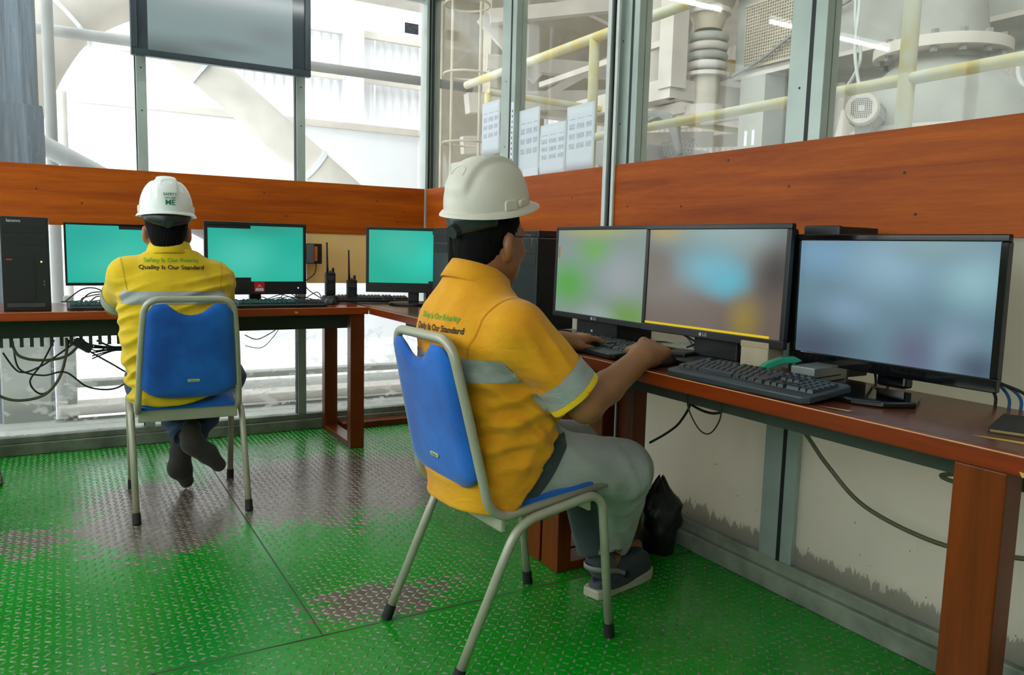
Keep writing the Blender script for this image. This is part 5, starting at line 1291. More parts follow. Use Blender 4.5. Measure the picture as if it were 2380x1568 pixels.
            q = np.stack(q, 1); q[inside] = q[inside][:, ::-1]; Q.append(q)
        Q = np.concatenate(Q); Q = Q[(Q >= 0).all(1)][:, ::-1]
        E = np.concatenate([Q[:, [0, 1]], Q[:, [1, 2]], Q[:, [2, 3]], Q[:, [3, 0]]])
        for _ in range(smooth):
            S = np.zeros_like(V); n = np.zeros(len(V))
            np.add.at(S, E[:, 0], V[E[:, 1]]); np.add.at(S, E[:, 1], V[E[:, 0]]); np.add.at(n, E[:, 0], 1); np.add.at(n, E[:, 1], 1)
            V = 0.5 * V + 0.5 * S / np.maximum(n, 1)[:, None]
        if disp is not None:
            N = np.zeros_like(V); fn = np.cross(V[Q[:, 2]] - V[Q[:, 0]], V[Q[:, 3]] - V[Q[:, 1]])
            for k in range(4): np.add.at(N, Q[:, k], fn)
            N /= np.linalg.norm(N, axis=1)[:, None] + 1e-12
            V = V + N * disp(V, N)[:, None]
        me = bpy.data.meshes.new(name); me.from_pydata(V.tolist(), [], Q.tolist()); me.update()
        me.polygons.foreach_set('use_smooth', [True] * len(me.polygons)); return me

def addmesh(name, me, mat, parent):
    me.materials.append(mat); o = bpy.data.objects.new(name, me); COL.objects.link(o); o.parent = parent; return o

def band_mesh(src, planes, off, name, keep=None):
    """strip of a garment between planes, lifted off the cloth"""
    bm = bmesh.new(); bm.from_mesh(src)
    for p, n in planes:
        bmesh.ops.bisect_plane(bm, geom=bm.verts[:] + bm.edges[:] + bm.faces[:], plane_co=p, plane_no=n, clear_outer=True, clear_inner=False)
    if keep is not None:
        bad = [f for f in bm.faces if not keep(f.calc_center_median())]; bmesh.ops.delete(bm, geom=bad, context='FACES')
    bm.normal_update(); mv = [(v, v.normal.copy()) for v in bm.verts]
    for v, n in mv: v.co += n * off
    me = bpy.data.meshes.new(name); bm.to_mesh(me); bm.free(); me.polygons.foreach_set('use_smooth', [True] * len(me.polygons)); return me

def cloth(name, c0, c1, scale=9, fine=500, rough=0.85, sheen=0.15, wr=0.5):
    t = NT(name); co = t.coord(); nz = t.noise(co, scale, 4)
    col = t.ramp(nz, [(0.3, c0), (0.7, c1)])
    a = t.noise(t.mapping(co, (1, 1, 2.2)), 22, 4, 0.55, 0.8); b = t.noise(co, fine, 2)
    t.bsdf(col, rough, 0, t.math('ADD', a, t.math('MULTIPLY', b, 0.06)), wr, 0.006, **{'Sheen Weight': sheen}); return t.m
M['shirt2'] = cloth('golden_yellow_twill', lin(226, 146, 0), lin(238, 168, 0))
M['shirt1'] = cloth('lemon_yellow_twill', lin(218, 176, 0), lin(232, 194, 8))
M['reflect'] = cloth('grey_reflective_tape', lin(150, 154, 150), lin(168, 172, 168), 12, 700, 0.5)
M['seam_cloth'] = cloth('orange_stitching', lin(206, 126, 0), lin(220, 144, 0))
M['seam_cloth1'] = cloth('yellow_stitching', lin(196, 154, 0), lin(210, 168, 0))
M['trim_yellow'] = cloth('bright_yellow_hem', lin(240, 196, 10), lin(250, 208, 20))
M['grey_cloth'] = cloth('grey_work_trousers', lin(160, 161, 158), lin(178, 179, 176), 7)
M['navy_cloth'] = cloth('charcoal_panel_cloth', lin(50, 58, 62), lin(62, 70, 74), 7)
M['denim'] = cloth('dark_blue_denim', lin(34, 54, 84), lin(58, 82, 114), 11, 350, 0.9, 0.1, 0.6)
M['sock'] = cloth('dark_grey_sock', lin(42, 38, 36), lin(58, 52, 48), 14)
M['hair'] = simple('black_hair', lin(13, 12, 12), 0.85, 0, 0.3, 60, 0.8, 320, **{'Specular IOR Level': 0.15})
def skin_mat(name, a, b):
    t = NT(name); co = t.coord(); nz = t.noise(co, 9, 4)
    t.bsdf(t.ramp(nz, [(0.3, a), (0.7, b)]), 0.48, 0, t.noise(co, 260, 3), 0.12, 0.001, **{'Subsurface Weight': 0.08, 'Subsurface Radius': (0.01, 0.004, 0.002)}); return t.m
M['skin2'] = skin_mat('brown_skin', lin(148, 96, 62), lin(166, 110, 72))
M['skin1'] = skin_mat('tan_skin', lin(150, 100, 70), lin(168, 114, 80))
M['helmet2'] = simple('worn_white_helmet', lin(228, 218, 206), 0.42, 0, 0.06, 9, 0.05, 200)
M['helmet1'] = simple('clean_white_helmet', lin(236, 236, 234), 0.3, 0, 0.03, 9)
M['harness'] = simple('dark_harness', lin(44, 46, 48), 0.3)
M['clear'] = glass('spectacle_lens', 0.02, (0.97, 0.98, 0.98, 1))
M['eye_white'] = simple('eye_white', lin(226, 222, 216), 0.2); M['iris'] = simple('dark_iris', lin(40, 26, 18), 0.15)

def head_sdf(F, H, R, neck_to):
    """head blended into the field: H origin at ear level, R 3x3 axes (fwd, left, up)"""
    w_ = lambda p: H + R @ np.array(p, float)
    F.ell(w_((-0.008, 0, 0.045)), (0.094, 0.076, 0.086), 0.02, R)
    F.ell(w_((0.030, 0, -0.012)), (0.066, 0.064, 0.092), 0.03, R)
    F.ell(w_((0.010, 0, -0.055)), (0.070, 0.060, 0.050), 0.03, R)
    F.cap(w_((0.055, 0, -0.088)), w_((0.072, 0, -0.090)), 0.030, 0.020, 0.03)
    F.cap(w_((0.090, 0, 0.018)), w_((0.110, 0, -0.028)), 0.008, 0.013, 0.014)
    for s in (1, -1):
        F.ell(w_((0.104, s * 0.012, -0.032)), (0.010, 0.009, 0.007), 0.008, R)
        F.ell(w_((0.066, s * 0.040, -0.018)), (0.022, 0.020, 0.020), 0.02, R)      # cheek
        F.cap(w_((0.084, s * 0.012, 0.034)), w_((0.070, s * 0.052, 0.032)), 0.009, 0.008, 0.012)   # brow
        F.ell(w_((-0.006, s * 0.082, -0.004)), (0.019, 0.013, 0.034), 0.006, R)    # ear
        F.ell(w_((0.000, s * 0.074, -0.034)), (0.011, 0.010, 0.012), 0.008, R)     # lobe
        F.ell(w_((0.002, s * 0.090, -0.002)), (0.010, 0.006, 0.018), 0, R, 'cut')
        F.ell(w_((0.092, s * 0.032, 0.010)), (0.014, 0.018, 0.011), 0, R, 'cut')   # eye socket
    F.cap(w_((0.088, -0.020, -0.062)), w_((0.088, 0.020, -0.062)), 0.007, 0.007, 0.008)      # lips
    F.cap(w_((0.086, -0.018, -0.072)), w_((0.086, 0.018, -0.072)), 0.007, 0.007, 0.008)
    F.cap(w_((-0.028, 0, -0.035)), neck_to, 0.056, 0.060, 0.03)

def arm_sdf(F, sh, el, wr, ru=0.042, rf=0.040, rw=0.027, k=0.02):
    F.cap(sh, el, ru + 0.006, ru, k); m = np.array(el) * 0.65 + np.array(wr) * 0.35
    F.cap(el, m, ru, rf, k); F.cap(m, wr, rf, rw, k)

def hand_sdf(F, W, d, up, right_hand, curl=0.6, spread=1.0, S=1.0):
    """palm, four unequal bent fingers and a thumb from the side of the palm"""
    W = np.array(W, float); d = np.array(d, float); d /= np.linalg.norm(d); up = np.array(up, float); up -= d * (up @ d); up /= np.linalg.norm(up)
    s = np.cross(up, d)                       # left of the pointing direction
    th = s if right_hand else -s              # thumb side of a palm-down hand
    K = W + d * 0.088 * S + up * 0.004
    F.cap(W, W + d * 0.03 * S, 0.028 * S, 0.029 * S, 0.02, (up, 1.2))
    for off, rr in ((0.026, 0.0135), (0.008, 0.0145), (-0.011, 0.0140), (-0.028, 0.0125)):
        F.cap(W + d * 0.022 * S + th * off * 0.65 * S, K + th * off * S - up * 0.002, 0.019 * S, rr * S, 0.016)
    L = [(0.027, 0.072, 0.0090), (0.008, 0.080, 0.0093), (-0.012, 0.074, 0.0088), (-0.030, 0.058, 0.0078)]
    for off, ln, r in L:
        off *= S; ln *= S; r *= S; a = K + th * off; c1, c2, c3 = 0.25 * curl, 0.85 * curl, 1.4 * curl
        b = a + (d * math.cos(c1) - up * math.sin(c1)) * ln * 0.45 + th * off * 0.12 * spread
        c = b + (d * math.cos(c2) - up * math.sin(c2)) * ln * 0.31
        e = c + (d * math.cos(c3) - up * math.sin(c3)) * ln * 0.24
        F.ell(a + up * 0.0045 * S, (r * 1.30,) * 3, 0.007)
        F.cap(a, b, r * 1.08, r, 0.006); F.cap(b, c, r, r * 0.94, 0.004); F.cap(c, e, r * 0.94, r * 0.80, 0.004)
    t0 = W + (d * 0.022 + th * 0.024 - up * 0.004) * S; t1 = t0 + (d * 0.030 + th * 0.020 - up * 0.010) * S; t2 = t1 + (d * 0.028 + th * 0.004 - up * 0.008) * S; t3 = t2 + (d * 0.020 - th * 0.006 - up * 0.004) * S
    F.cap(t0, t1, 0.017, 0.0125, 0.014); F.cap(t1, t2, 0.0115, 0.0100, 0.005); F.cap(t2, t3, 0.0100, 0.0085, 0.004)
    return K, th

def axes(yaw, pitch=0.0, roll=0.0):
    return np.array(Euler((roll, -pitch, yaw), 'XYZ').to_matrix())

def hair_mesh(H, R, low=-0.085, h=0.004):
    F = Field(H - 0.16, H + 0.16, h); w_ = lambda p: H + R @ np.array(p, float)
    F.ell(w_((-0.012, 0, 0.045)), (0.098, 0.080, 0.090), 0.02, R)
    F.ell(w_((-0.045, 0, -0.022)), (0.058, 0.062, 0.060), 0.03, R)
    F.cut(w_((0.048, 0, 0)), R @ np.array((1, 0, -0.25)))
    F.cut(w_((-0.06, 0, low)), R @ np.array((0.35, 0, -1)))
    for s in (1, -1): F.ell(w_((0.022, s * 0.085, -0.030)), (0.040, 0.034, 0.052), 0, R, 'cut')
    rng = np.random.RandomState(1); ph = rng.rand(6, 4) * 6
    def disp(V, N):
        d = np.zeros(len(V))
        for p in ph: d += 0.0003 * np.sin(V @ (np.array([460, 440, 160]) * (0.6 + 0.1 * p[:3])) + p[3])
        return d
    return F.mesh('hair', 3, disp)

def helmet(parent, H, R, mat, tilt=0.06, printed=False, roll=0.0, HT=0.138):
    """hard hat with raised centre ridge, brim, peak, side slots and nape harness; head axes R at H"""
    R3 = Matrix(R.tolist()) @ Euler((roll, -tilt, 0), 'XYZ').to_matrix(); Tm = R3.to_4x4(); Tm.translation = Vector(H) + Matrix(R.tolist()) @ Vector((-0.012, 0, 0.082))
    A_, B_ = 0.124, 0.101
    NR, NTH = 30, 96
    def pt(ph, th, off=0.0):
        s, c = math.sin(ph), math.cos(ph); e = 0.80
        x = A_ * s ** e * math.cos(th); y = B_ * s ** e * math.sin(th); z = HT * c ** 0.92 if c > 0 else 0.0
        n = Vector((math.cos(th) * s / A_, math.sin(th) * s / B_, max(c, 0.0) / HT)).normalized()
        sm = lambda a, b, v: (lambda t: t * t * (3 - 2 * t))(min(1, max(0, (v - a) / (b - a))))
        wid = 0.034 + 0.008 * sm(-0.1, 0.1, -x)
        rid = (1 - sm(wid - 0.009, wid + 0.003, abs(y))) * sm(0.035, 0.065, z)
        off2 = 0.0070 * rid - 0.0026 * (1 - sm(0.006, 0.011, abs(abs(y) - wid - 0.006))) * sm(0.04, 0.07, z)
        return Vector((x, y, z)) + n * (off2 + off)
    P = []
    for i in range(NR + 1):
        ph = PI / 2 * (i / NR); row = [Tm @ pt(max(ph, 1e-4), 2 * PI * j / NTH) for j in range(NTH)]; P.append(row + [row[0]])
    rim = []
    for ex, dz in ((0.0, 0.0), (0.006, -0.003), (0.012, -0.010), (0.0125, -0.014), (0.009, -0.0145), (-0.004, -0.008)):
        row = []
        for j in range(NTH):
            th = 2 * PI * j / NTH; peak = max(0.0, math.cos(th)) ** 2.2
            k = ex / 0.0125
            x = (A_ + ex) * math.cos(th) + 0.034 * peak * max(0, k); y = (B_ + ex) * math.sin(th)
            z = dz - 0.006 * peak * max(0, k) + 0.004 * math.cos(2 * th) * max(0, k)
            row.append(Tm @ Vector((x, y, z)))
        rim.append(row + [row[0]])
    hat = thing_part('hard_hat', parent)
    sh = MB().grid(P); shell = sh.build('shell', mat, hat, True, fix=True)
    MB().grid(rim).build('brim', mat, hat, auto=1.0)
    for s in (1, -1):      # accessory slots at the sides
        th = s * (PI / 2 + 0.10)
        for (t0, zc, wd, hh) in ((th, 0.012, 0.019, 0.013), (th - s * 0.42, 0.012, 0.024, 0.008)):
            c = pt(PI / 2 * 0.94, t0); n = Vector((math.cos(t0), math.sin(t0), 0.1)).normalized(); tx = Vector((-n.y, n.x, 0)).normalized()
            mm = Matrix((tx, Vector((0, 0, 1)), n)).transposed().to_4x4(); mm.translation = Vector((c.x, c.y, zc)) - n * 0.001
            poly = [(-wd, -hh), (wd, -hh), (wd, hh * 0.4), (wd * 0.75, hh), (-wd * 0.75, hh), (-wd, hh * 0.4)]
            MB().prism(poly, -0.004, 0.0055, Tm @ mm).build('side_slot', mat, hat, bevel=0.002)
    # arched moulding on the back of the crown
    arc = []
    for k in range(13):
        a = PI * k / 12; yy_ = 0.019 * math.cos(a); ph = PI / 2 * (0.52 - 0.16 * math.sin(a) ** 0.6)
        xx_ = A_ * math.sin(ph) ** 0.8; th = PI - math.asin(max(-1, min(1, yy_ / (B_ * math.sin(ph) ** 0.8)))); arc.append(Tm @ pt(ph, th, 0.0005))
    MB().tube(spline(arc, 3), 0.0012, 5).build('crown_moulding', mat, hat, True)
    # harness strap round the nape with its adjusting knob
    def ring(z, x, y, a0, a1, n=20): return [Tm @ Vector((x * math.cos(a), y * math.sin(a), z)) for a in np.linspace(a0, a1, n)]
    st = []
    for i, (zt, dr) in enumerate(((0.004, 0.0), (-0.018, 0.003), (-0.036, 0.002), (-0.050, -0.004))):
        rr = []
        for a in np.linspace(PI * 0.64, PI * 1.36, 25):
            q = 1 - abs(a - PI) / (PI * 0.36); z = zt * (0.75 + 0.5 * q) if i else 0.0
            rr.append(Tm @ Vector(((0.114 + dr) * math.cos(a), (0.097 + dr) * math.sin(a), z)))
        st.append(rr)
    o = MB().grid(st).build('nape_strap', M['harness'], hat, True); so = o.modifiers.new('thick', 'SOLIDIFY'); so.thickness = 0.003
    kb = Tm @ Vector((-0.114, 0, -0.045)); kn = (R3 @ Vector((-1, 0, -0.2))).normalized()
    MB().cyl(kb - kn * 0.006, kb + kn * 0.015, 0.0195, 0.0175, 20).build('adjusting_knob', M['harness'], hat, auto=0.7)
    if printed:
        bm = bmesh.new(); bm.from_mesh(shell.data); bv = BVHTree.FromBMesh(bm); bm.free()
        for body, size, z, mt, bo in (('SAFETY', 0.0150, 0.066, M['ink_teal'], 0.0003), ('start with', 0.0100, 0.053, M['ink'], 0.0001), ('ME', 0.0290, 0.034, M['ink_teal'], 0.0005)):
            me = text_mesh(body, size, bo)
            for v in me.vertices:
                p = Tm @ Vector((-0.2, -v.co.x - 0.012, z + v.co.y)); dr = (R3 @ Vector((1, 0, 0)))
                hit = bv.ray_cast(p, dr); v.co = (hit[0] - dr * 0.0012) if hit[0] else Tm @ Vector((-A_, -v.co.x, z))
            me.materials.clear(); me.materials.append(mt); o = bpy.data.objects.new('helmet_lettering', me); COL.objects.link(o); o.parent = hat
    return hat

def thing_part(name, parent):
    o = bpy.data.objects.new(name, None); COL.objects.link(o); o.parent = parent; o.empty_display_size = 0.05; return o

def shirt_text(shirt, lines, origin, right, up, into):
    bm = bmesh.new(); bm.from_mesh(shirt.data); bv = BVHTree.FromBMesh(bm); bm.free(); into = Vector(into).normalized()
    for body, size, dz, mt, bo, sx in lines:
        me = text_mesh(body, size, bo, 'CENTER', 0, sx)
        bm = bmesh.new(); bm.from_mesh(me); bmesh.ops.triangulate(bm, faces=bm.faces[:]); bmesh.ops.subdivide_edges(bm, edges=[e for e in bm.edges if e.calc_length() > 0.006], cuts=2); bm.to_mesh(me); bm.free()
        for v in me.vertices:
            p = Vector(origin) + Vector(right) * v.co.x + Vector(up) * (v.co.y + dz); hit = bv.ray_cast(p - into * 0.3, into)
            if hit[0] is not None: v.co = hit[0] - into * 0.0022
            else: v.co = p
        me.materials.clear(); me.materials.append(mt); o = bpy.data.objects.new('shirt_lettering', me); COL.objects.link(o); o.parent = shirt

def collar(shirt, C0, rx, ry, tilt, hgt, mat, back=PI):
    """stand-and-fall collar ring open at the throat"""
    P = []
    Rm = Euler((0, tilt, 0), 'XYZ').to_matrix()
    prof = [(0.90, -0.012), (0.93, hgt * 0.6), (0.97, hgt), (1.04, hgt * 0.97), (1.16, hgt * 0.35), (1.26, -0.012), (1.22, -0.014), (1.12, hgt * 0.2)]
    for k, z in prof:
        row = []
        for a in np.linspace(0.42, 2 * PI - 0.42, 44):
            f = 1 + 0.10 * max(0, math.cos(a)); dz = -0.018 * max(0, math.cos(a))
            row.append(Vector(C0) + Rm @ Vector((rx * k * math.cos(a) * f, ry * k * math.sin(a), z + dz)))
        P.append(row)
    o = MB().grid(P).build('collar', mat, shirt, True); s = o.modifiers.new('thick', 'SOLIDIFY'); s.thickness = 0.0025
    return o

def folds(spec):
    """cloth folds: list of (centre, direction, wavelength, amplitude, radius)"""
    def disp(V, N):
        d = np.zeros(len(V))
        for c, dr, wl, am, R in spec:
            dr = np.array(dr, float); dr /= np.linalg.norm(dr); q = V - np.array(c)
            w_ = np.exp(-(q ** 2).sum(1) / (R * R)); ph = q @ dr / wl * 2 * PI
            ph = ph + 1.3 * np.sin(q @ np.array([23.0, 17.0, 11.0]))
            s = np.sin(ph); d += 1.5 * am * w_ * (2 * (0.5 + 0.5 * s) ** 1.8 - 0.9)
        return d
    return disp

# ------------------------------------------------------------------ nearer worker (local frame: x forward, y left, z up)
p2 = thing('person', 'seated worker in golden yellow shirt, grey trousers, glasses and worn white helmet, hand on mouse', 'person', (-0.922, -2.6235, 0), math.radians(3.2), 'seated workers')
H2 = np.array((-0.052, 0.0, 1.085)); R2 = axes(math.radians(12), 0.0)
sR, sL = (-0.075, -0.180, 0.872), (-0.075, 0.180, 0.872)
eR, wR = (0.090, -0.255, 0.682), (0.345, -0.182, 0.784)
eL, wL = (0.12, 0.245, 0.68), (0.335, 0.19, 0.785)
F = Field((-0.27, -0.36, -0.02), (0.76, 0.36, 1.28), 0.0046)
F.stack([(0.46, -0.04, 0, 0.10, 0.14), (0.62, -0.05, 0, 0.11, 0.14), (0.80, -0.08, 0, 0.10, 0.15), (0.89, -0.08, 0, 0.085, 0.13), (0.94, -0.085, 0, 0.06, 0.09)])
head_sdf(F, H2, R2, (-0.095, 0, 0.955))
for s_, e_, w_ in ((sR, eR, wR), (sL, eL, wL)): arm_sdf(F, s_, e_, w_, 0.043, 0.042, 0.033)
hand_sdf(F, wR, (0.84, 0.52, 0.08), (-0.42, -0.58, 0.75), True, 0.85, 1.0, 1.28)
hand_sdf(F, wL, (0.95, -0.10, 0.05), (0, 0, 1), False, 0.55)
kR, kL = (0.365, -0.115, 0.442), (0.36, 0.115, 0.45)
aR, aL = (0.505, 0.105, 0.105), (0.405, 0.030, 0.095)
for sy, k_, a_ in ((-0.09, kR, aR), (0.09, kL, aL)): F.cap((-0.03, sy, 0.50), k_, 0.065, 0.052, 0.03); F.cap(k_, a_, 0.05, 0.032, 0.02)
F.cap(aL, (0.60, 0.075, 0.05), 0.03, 0.028, 0.02); F.cap(aR, (0.66, 0.155, 0.06), 0.03, 0.028, 0.02)
body2 = addmesh('body', F.mesh('body', 2), M['skin2'], p2)
hr2 = addmesh('hair', hair_mesh(H2, R2, -0.082), M['hair'], p2)
for s in (1, -1):
    c = Vector((H2 + R2 @ np.array((0.082, s * 0.031, 0.010))).tolist())
    e = MB().lathe([(0.0, -0.011), (0.006, -0.009), (0.0105, -0.003), (0.011, 0.0), (0.0105, 0.003), (0.006, 0.009), (0.0, 0.011)], 14, Matrix.Translation(c)).build('eye', M['eye_white'], p2, True)
    f_ = Vector((R2 @ np.array((1, 0, 0))).tolist()); MB().cyl(c + f_ * 0.0095, c + f_ * 0.0115, 0.005, n=12).build('iris', M['iris'], e)
# shirt
F = Field((-0.30, -0.36, 0.36), (0.24, 0.36, 1.08), 0.0052)
F.stack([(0.400, -0.030, 0, 0.160, 0.192), (0.50, -0.020, 0, 0.174, 0.203), (0.60, -0.022, 0, 0.172, 0.198), (0.70, -0.045, 0, 0.158, 0.186), (0.79, -0.072, 0.008, 0.145, 0.196), (0.86, -0.083, 0.012, 0.134, 0.194), (0.92, -0.090, 0.010, 0.113, 0.162), (0.965, -0.095, 0.004, 0.090, 0.112), (1.01, -0.095, 0, 0.072, 0.076)], 0.03)
for s, el in ((-1, eR), (1, eL)):
    F.cap((-0.09, s * 0.085, 0.915), (-0.075, s * 0.165, 0.870), 0.056, 0.072, 0.04)
    a = np.array((-0.075, s * 0.178, 0.868)); d = np.array(el) - a; d /= np.linalg.norm(d); b = a + d * 0.226
    F.cap(a, b + d * 0.08, 0.076, 0.072, 0.035)
    F.cut_near(b, d, b + d * 0.09, 0.125)
F.cut((-0.055, 0, 0.435), (0.79, 0, -0.61))
F.cut((0, 0, 1.005), (0.35, 0, 1))
dsp = folds([((-0.02, -0.16, 0.70), (0.5, 0, 1), 0.05, 0.003, 0.07), ((0.03, -0.16, 0.62), (1, 0, 0.75), 0.05, 0.0028, 0.07), ((-0.1, -0.18, 0.62), (-0.35, 0, 1), 0.06, 0.004, 0.12), ((-0.13, -0.16, 0.70), (0.45, 0, 1), 0.085, 0.004, 0.17), ((-0.01, -0.17, 0.64), (0.7, 0, 1), 0.07, 0.0045, 0.10), ((-0.06, -0.2, 0.55), (0.55, 0, -1), 0.09, 0.002, 0.13), ((-0.20, 0.0, 0.90), (0, 1, 0.2), 0.09, 0.0008, 0.15), ((-0.03, -0.23, 0.82), (1, 0, 0.6), 0.06, 0.0028, 0.07), ((-0.18, 0.1, 0.6), (0, 0.2, 1), 0.08, 0.004, 0.2)])
me = F.mesh('shirt', 2, dsp); shirt2 = addmesh('shirt', me, M['shirt2'], p2)
st = band_mesh(me, [((0, 0, 0.800), (0, 0, 1)), ((0, 0, 0.742), (0, 0, -1))], 0.002, 'reflective_stripe', lambda c: abs(c.y) < 0.205 and c.x < 0.12 and not (abs(c.y) > 0.172 and c.x > -0.075))
addmesh('reflective_stripe', st, M['reflect'], shirt2)
for s, el in ((-1, eR), (1, eL)):
    a = Vector((-0.075, s * 0.178, 0.868)); d = (Vector(el) - a).normalized(); kp = lambda c, a=a, d=d: (c - a - d * (c - a).dot(d)).length < 0.087 and (c - a).dot(d) > 0.09
    addmesh('reflective_stripe', band_mesh(me, [(a + d * 0.205, d), (a + d * 0.150, -d)], 0.0022, 'reflective_stripe', kp), M['reflect'], shirt2)
    addmesh('sleeve_hem', band_mesh(me, [(a + d * 0.221, d), (a + d * 0.2055, -d)], 0.0022, 'sleeve_hem', kp), M['trim_yellow'], shirt2)
    n_ = Vector((0.0, s, -0.30)).normalized(); q_ = Vector((-0.08, s * 0.150, 0.88))
    addmesh('armhole_seam', band_mesh(me, [(q_ + n_ * 0.0018, n_), (q_ - n_ * 0.0018, -n_)], 0.0016, 'armhole_seam', lambda c: c.z > 0.78 and c.x < 0.06), M['seam_cloth'], shirt2)
addmesh('hem_tab', band_mesh(me, [((-0.02, 0, 0.455), (0.79, 0, -0.61)), ((-0.042, 0, 0.475), (-0.79, 0, 0.61)), ((0, 0, 0.515), (0.3, 0, 1)), ((0, 0, 0.40), (0, 0, -1))], 0.004, 'hem_tab', lambda c: c.y < -0.1), M['shirt2'], shirt2)
collar(shirt2, (-0.088, 0.0, 0.985), 0.078, 0.074, 0.30, 0.040, M['shirt2'])
shirt_text(shirt2, [('Safety Is Our Priority', 0.0215, 0.0, M['ink_green'], 0.0004, 0.95), ('Quality Is Our Standard', 0.0225, -0.029, M['ink'], 0.0005, 0.98)], (-0.20, -0.010, 0.896), (0, -1, 0), (0, 0, 1), (1, 0, 0))
# trousers
F = Field((-0.22, -0.28, 0.10), (0.60, 0.30, 0.72), 0.0056)
F.stack([(0.415, -0.035, 0, 0.13, 0.170), (0.48, -0.025, 0, 0.148, 0.180), (0.58, -0.005, 0, 0.150, 0.172), (0.64, 0.0, 0, 0.135, 0.16)], 0.03)
for s, k_, a_ in ((-1, kR, aR), (1, kL, aL)):
    F.cap((-0.03, s * 0.088, 0.505), (k_[0] - 0.03, k_[1], k_[2] + 0.01), 0.092, 0.082, 0.04)
    F.cap((0.12, s * 0.10, 0.49), (k_[0] - 0.03, k_[1], k_[2]), 0.088, 0.080, 0.03)
    d = np.array(a_) - np.array(k_); d /= np.linalg.norm(d); end = np.array(a_) - d * 0.045
    F.cap(k_, end, 0.076, 0.066, 0.03)
    F.cut_near(end, d, end + d * 0.05, 0.078)
dsp = folds([((0.12, -0.15, 0.50), (0.4, 0, 1), 0.12, 0.002, 0.18), ((0.36, -0.1, 0.36), (1, 0.6, -0.45), 0.10, 0.0022, 0.15), ((0.45, 0, 0.2), (0.8, 0.5, 0.5), 0.07, 0.002, 0.10), ((0.3, -0.12, 0.42), (1, 0, 0.6), 0.07, 0.002, 0.1)])
me = F.mesh('trousers', 2, dsp); tr2 = addmesh('trousers', me, M['grey_cloth'], p2)
addmesh('waist_panel', band_mesh(me, [((0.005, 0, 0.44), (0.79, 0, -0.61)), ((-0.1, 0, 0.435), (-0.79, 0, 0.61))], 0.002, 'waist_panel', lambda c: 0.41 < c.z < 0.585), M['navy_cloth'], tr2)
addmesh('dark_shin', band_mesh(me, [((0, 0, 0.37), (0, 0, 1)), ((0, 0.0, 0), (-0.45, -0.89, 0.0))], 0.002, 'dark_shin', lambda c: c.x < 0.47 and (Vector((c.x, c.y, 0)) - Vector((0.385, 0.07, 0))).length < 0.11 and c.y > -0.01 and c.x < 0.40 + 0.4 * c.y), M['navy_cloth'], tr2)  # darker cloth colour over part of the lower left trouser leg
# clogs
def clog(parent, heel, toe, lift=0.0):
    c = thing_part('clog', parent); h_ = Vector(heel); t_ = Vector(toe); d = (t_ - h_); L = d.length; d.normalize(); sd = Vector((-d.y, d.x, 0)).normalized(); up = d.cross(sd) * 1.0
    if up.z < 0: up = -up
    mm = Matrix((d, sd, up)).transposed().to_4x4(); mm.translation = h_
    out = [(0.0, 0.030), (0.02, 0.038), (0.10, 0.040), (0.19, 0.050), (0.245, 0.047), (0.28, 0.030), (0.29, 0.0)]
    k = L / 0.29; poly = [(x * k, y) for x, y in out] + [(x * k, -y) for x, y in out[-2::-1]] ; poly = poly + []
    MB().prism(poly, 0.0, 0.030, mm).build('sole', simple('clog_sole', lin(176, 170, 150), 0.6), c, bevel=0.005)
    F = Field((-0.03, -0.07, 0.01), (0.33, 0.07, 0.14), 0.0045)
    F.stack([(0.02, 0.145 * k, 0, 0.142 * k, 0.046), (0.05, 0.15 * k, 0, 0.132 * k, 0.044), (0.085, 0.17 * k, 0, 0.09 * k, 0.034), (0.10, 0.18 * k, 0, 0.06 * k, 0.024)], 0.01, 2.6)
    F.ell((0.03 * k, 0, 0.10), (0.085, 0.036, 0.052), 0, None, 'cut')
    me = F.mesh('upper', 1); me.transform(mm); addmesh('upper', me, M['clog'], c)
    for q in range(9):
        px, py = 0.185 + 0.026 * (q // 3), (q % 3 - 1) * 0.021
        p = mm @ Vector((px * k, py, 0.098 - 0.016 * (q // 3) - 0.006 * abs(q % 3 - 1))); MB().cyl(p - up * 0.006, p + up * 0.0035, 0.0045, n=8).build('vent_hole', M['gasket'], c)
    stp = [mm @ Vector((x * k, y, z)) for x, y, z in ((0.115, -0.046, 0.058), (0.07, -0.049, 0.082), (0.01, -0.04, 0.098), (-0.012, 0, 0.10), (0.01, 0.04, 0.098), (0.07, 0.049, 0.082), (0.115, 0.046, 0.058))]
    sb = MB(); sp_ = spline(stp, 6); sb.grid([[p - up * 0.008 for p in sp_], [p + up * 0.008 for p in sp_]]); o = sb.build('heel_strap', simple('strap_grey', lin(132, 132, 124), 0.5), c, True); so = o.modifiers.new('thick', 'SOLIDIFY'); so.thickness = 0.004
    for y in (-0.049, 0.049): p = mm @ Vector((0.115 * k, y, 0.058)); MB().cyl(p - sd * 0.004, p + sd * 0.004, 0.010, n=14).build('rivet', M['black'], c)
    return c
M['clog'] = simple('dark_blue_grey_clog', lin(52, 58, 66), 0.6)
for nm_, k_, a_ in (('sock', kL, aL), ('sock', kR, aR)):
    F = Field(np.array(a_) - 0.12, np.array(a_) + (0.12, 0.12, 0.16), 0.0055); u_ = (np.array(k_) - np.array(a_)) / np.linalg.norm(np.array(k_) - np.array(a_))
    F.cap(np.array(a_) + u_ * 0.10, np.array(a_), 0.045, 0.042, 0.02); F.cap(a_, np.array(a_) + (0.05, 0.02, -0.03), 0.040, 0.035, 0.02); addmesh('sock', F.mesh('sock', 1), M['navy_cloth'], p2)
clog(p2, (0.352, 0.012, 0.0), (0.650, 0.075, 0.0))
clog(p2, (0.475, 0.115, 0.030), (0.715, 0.205, 0.0))
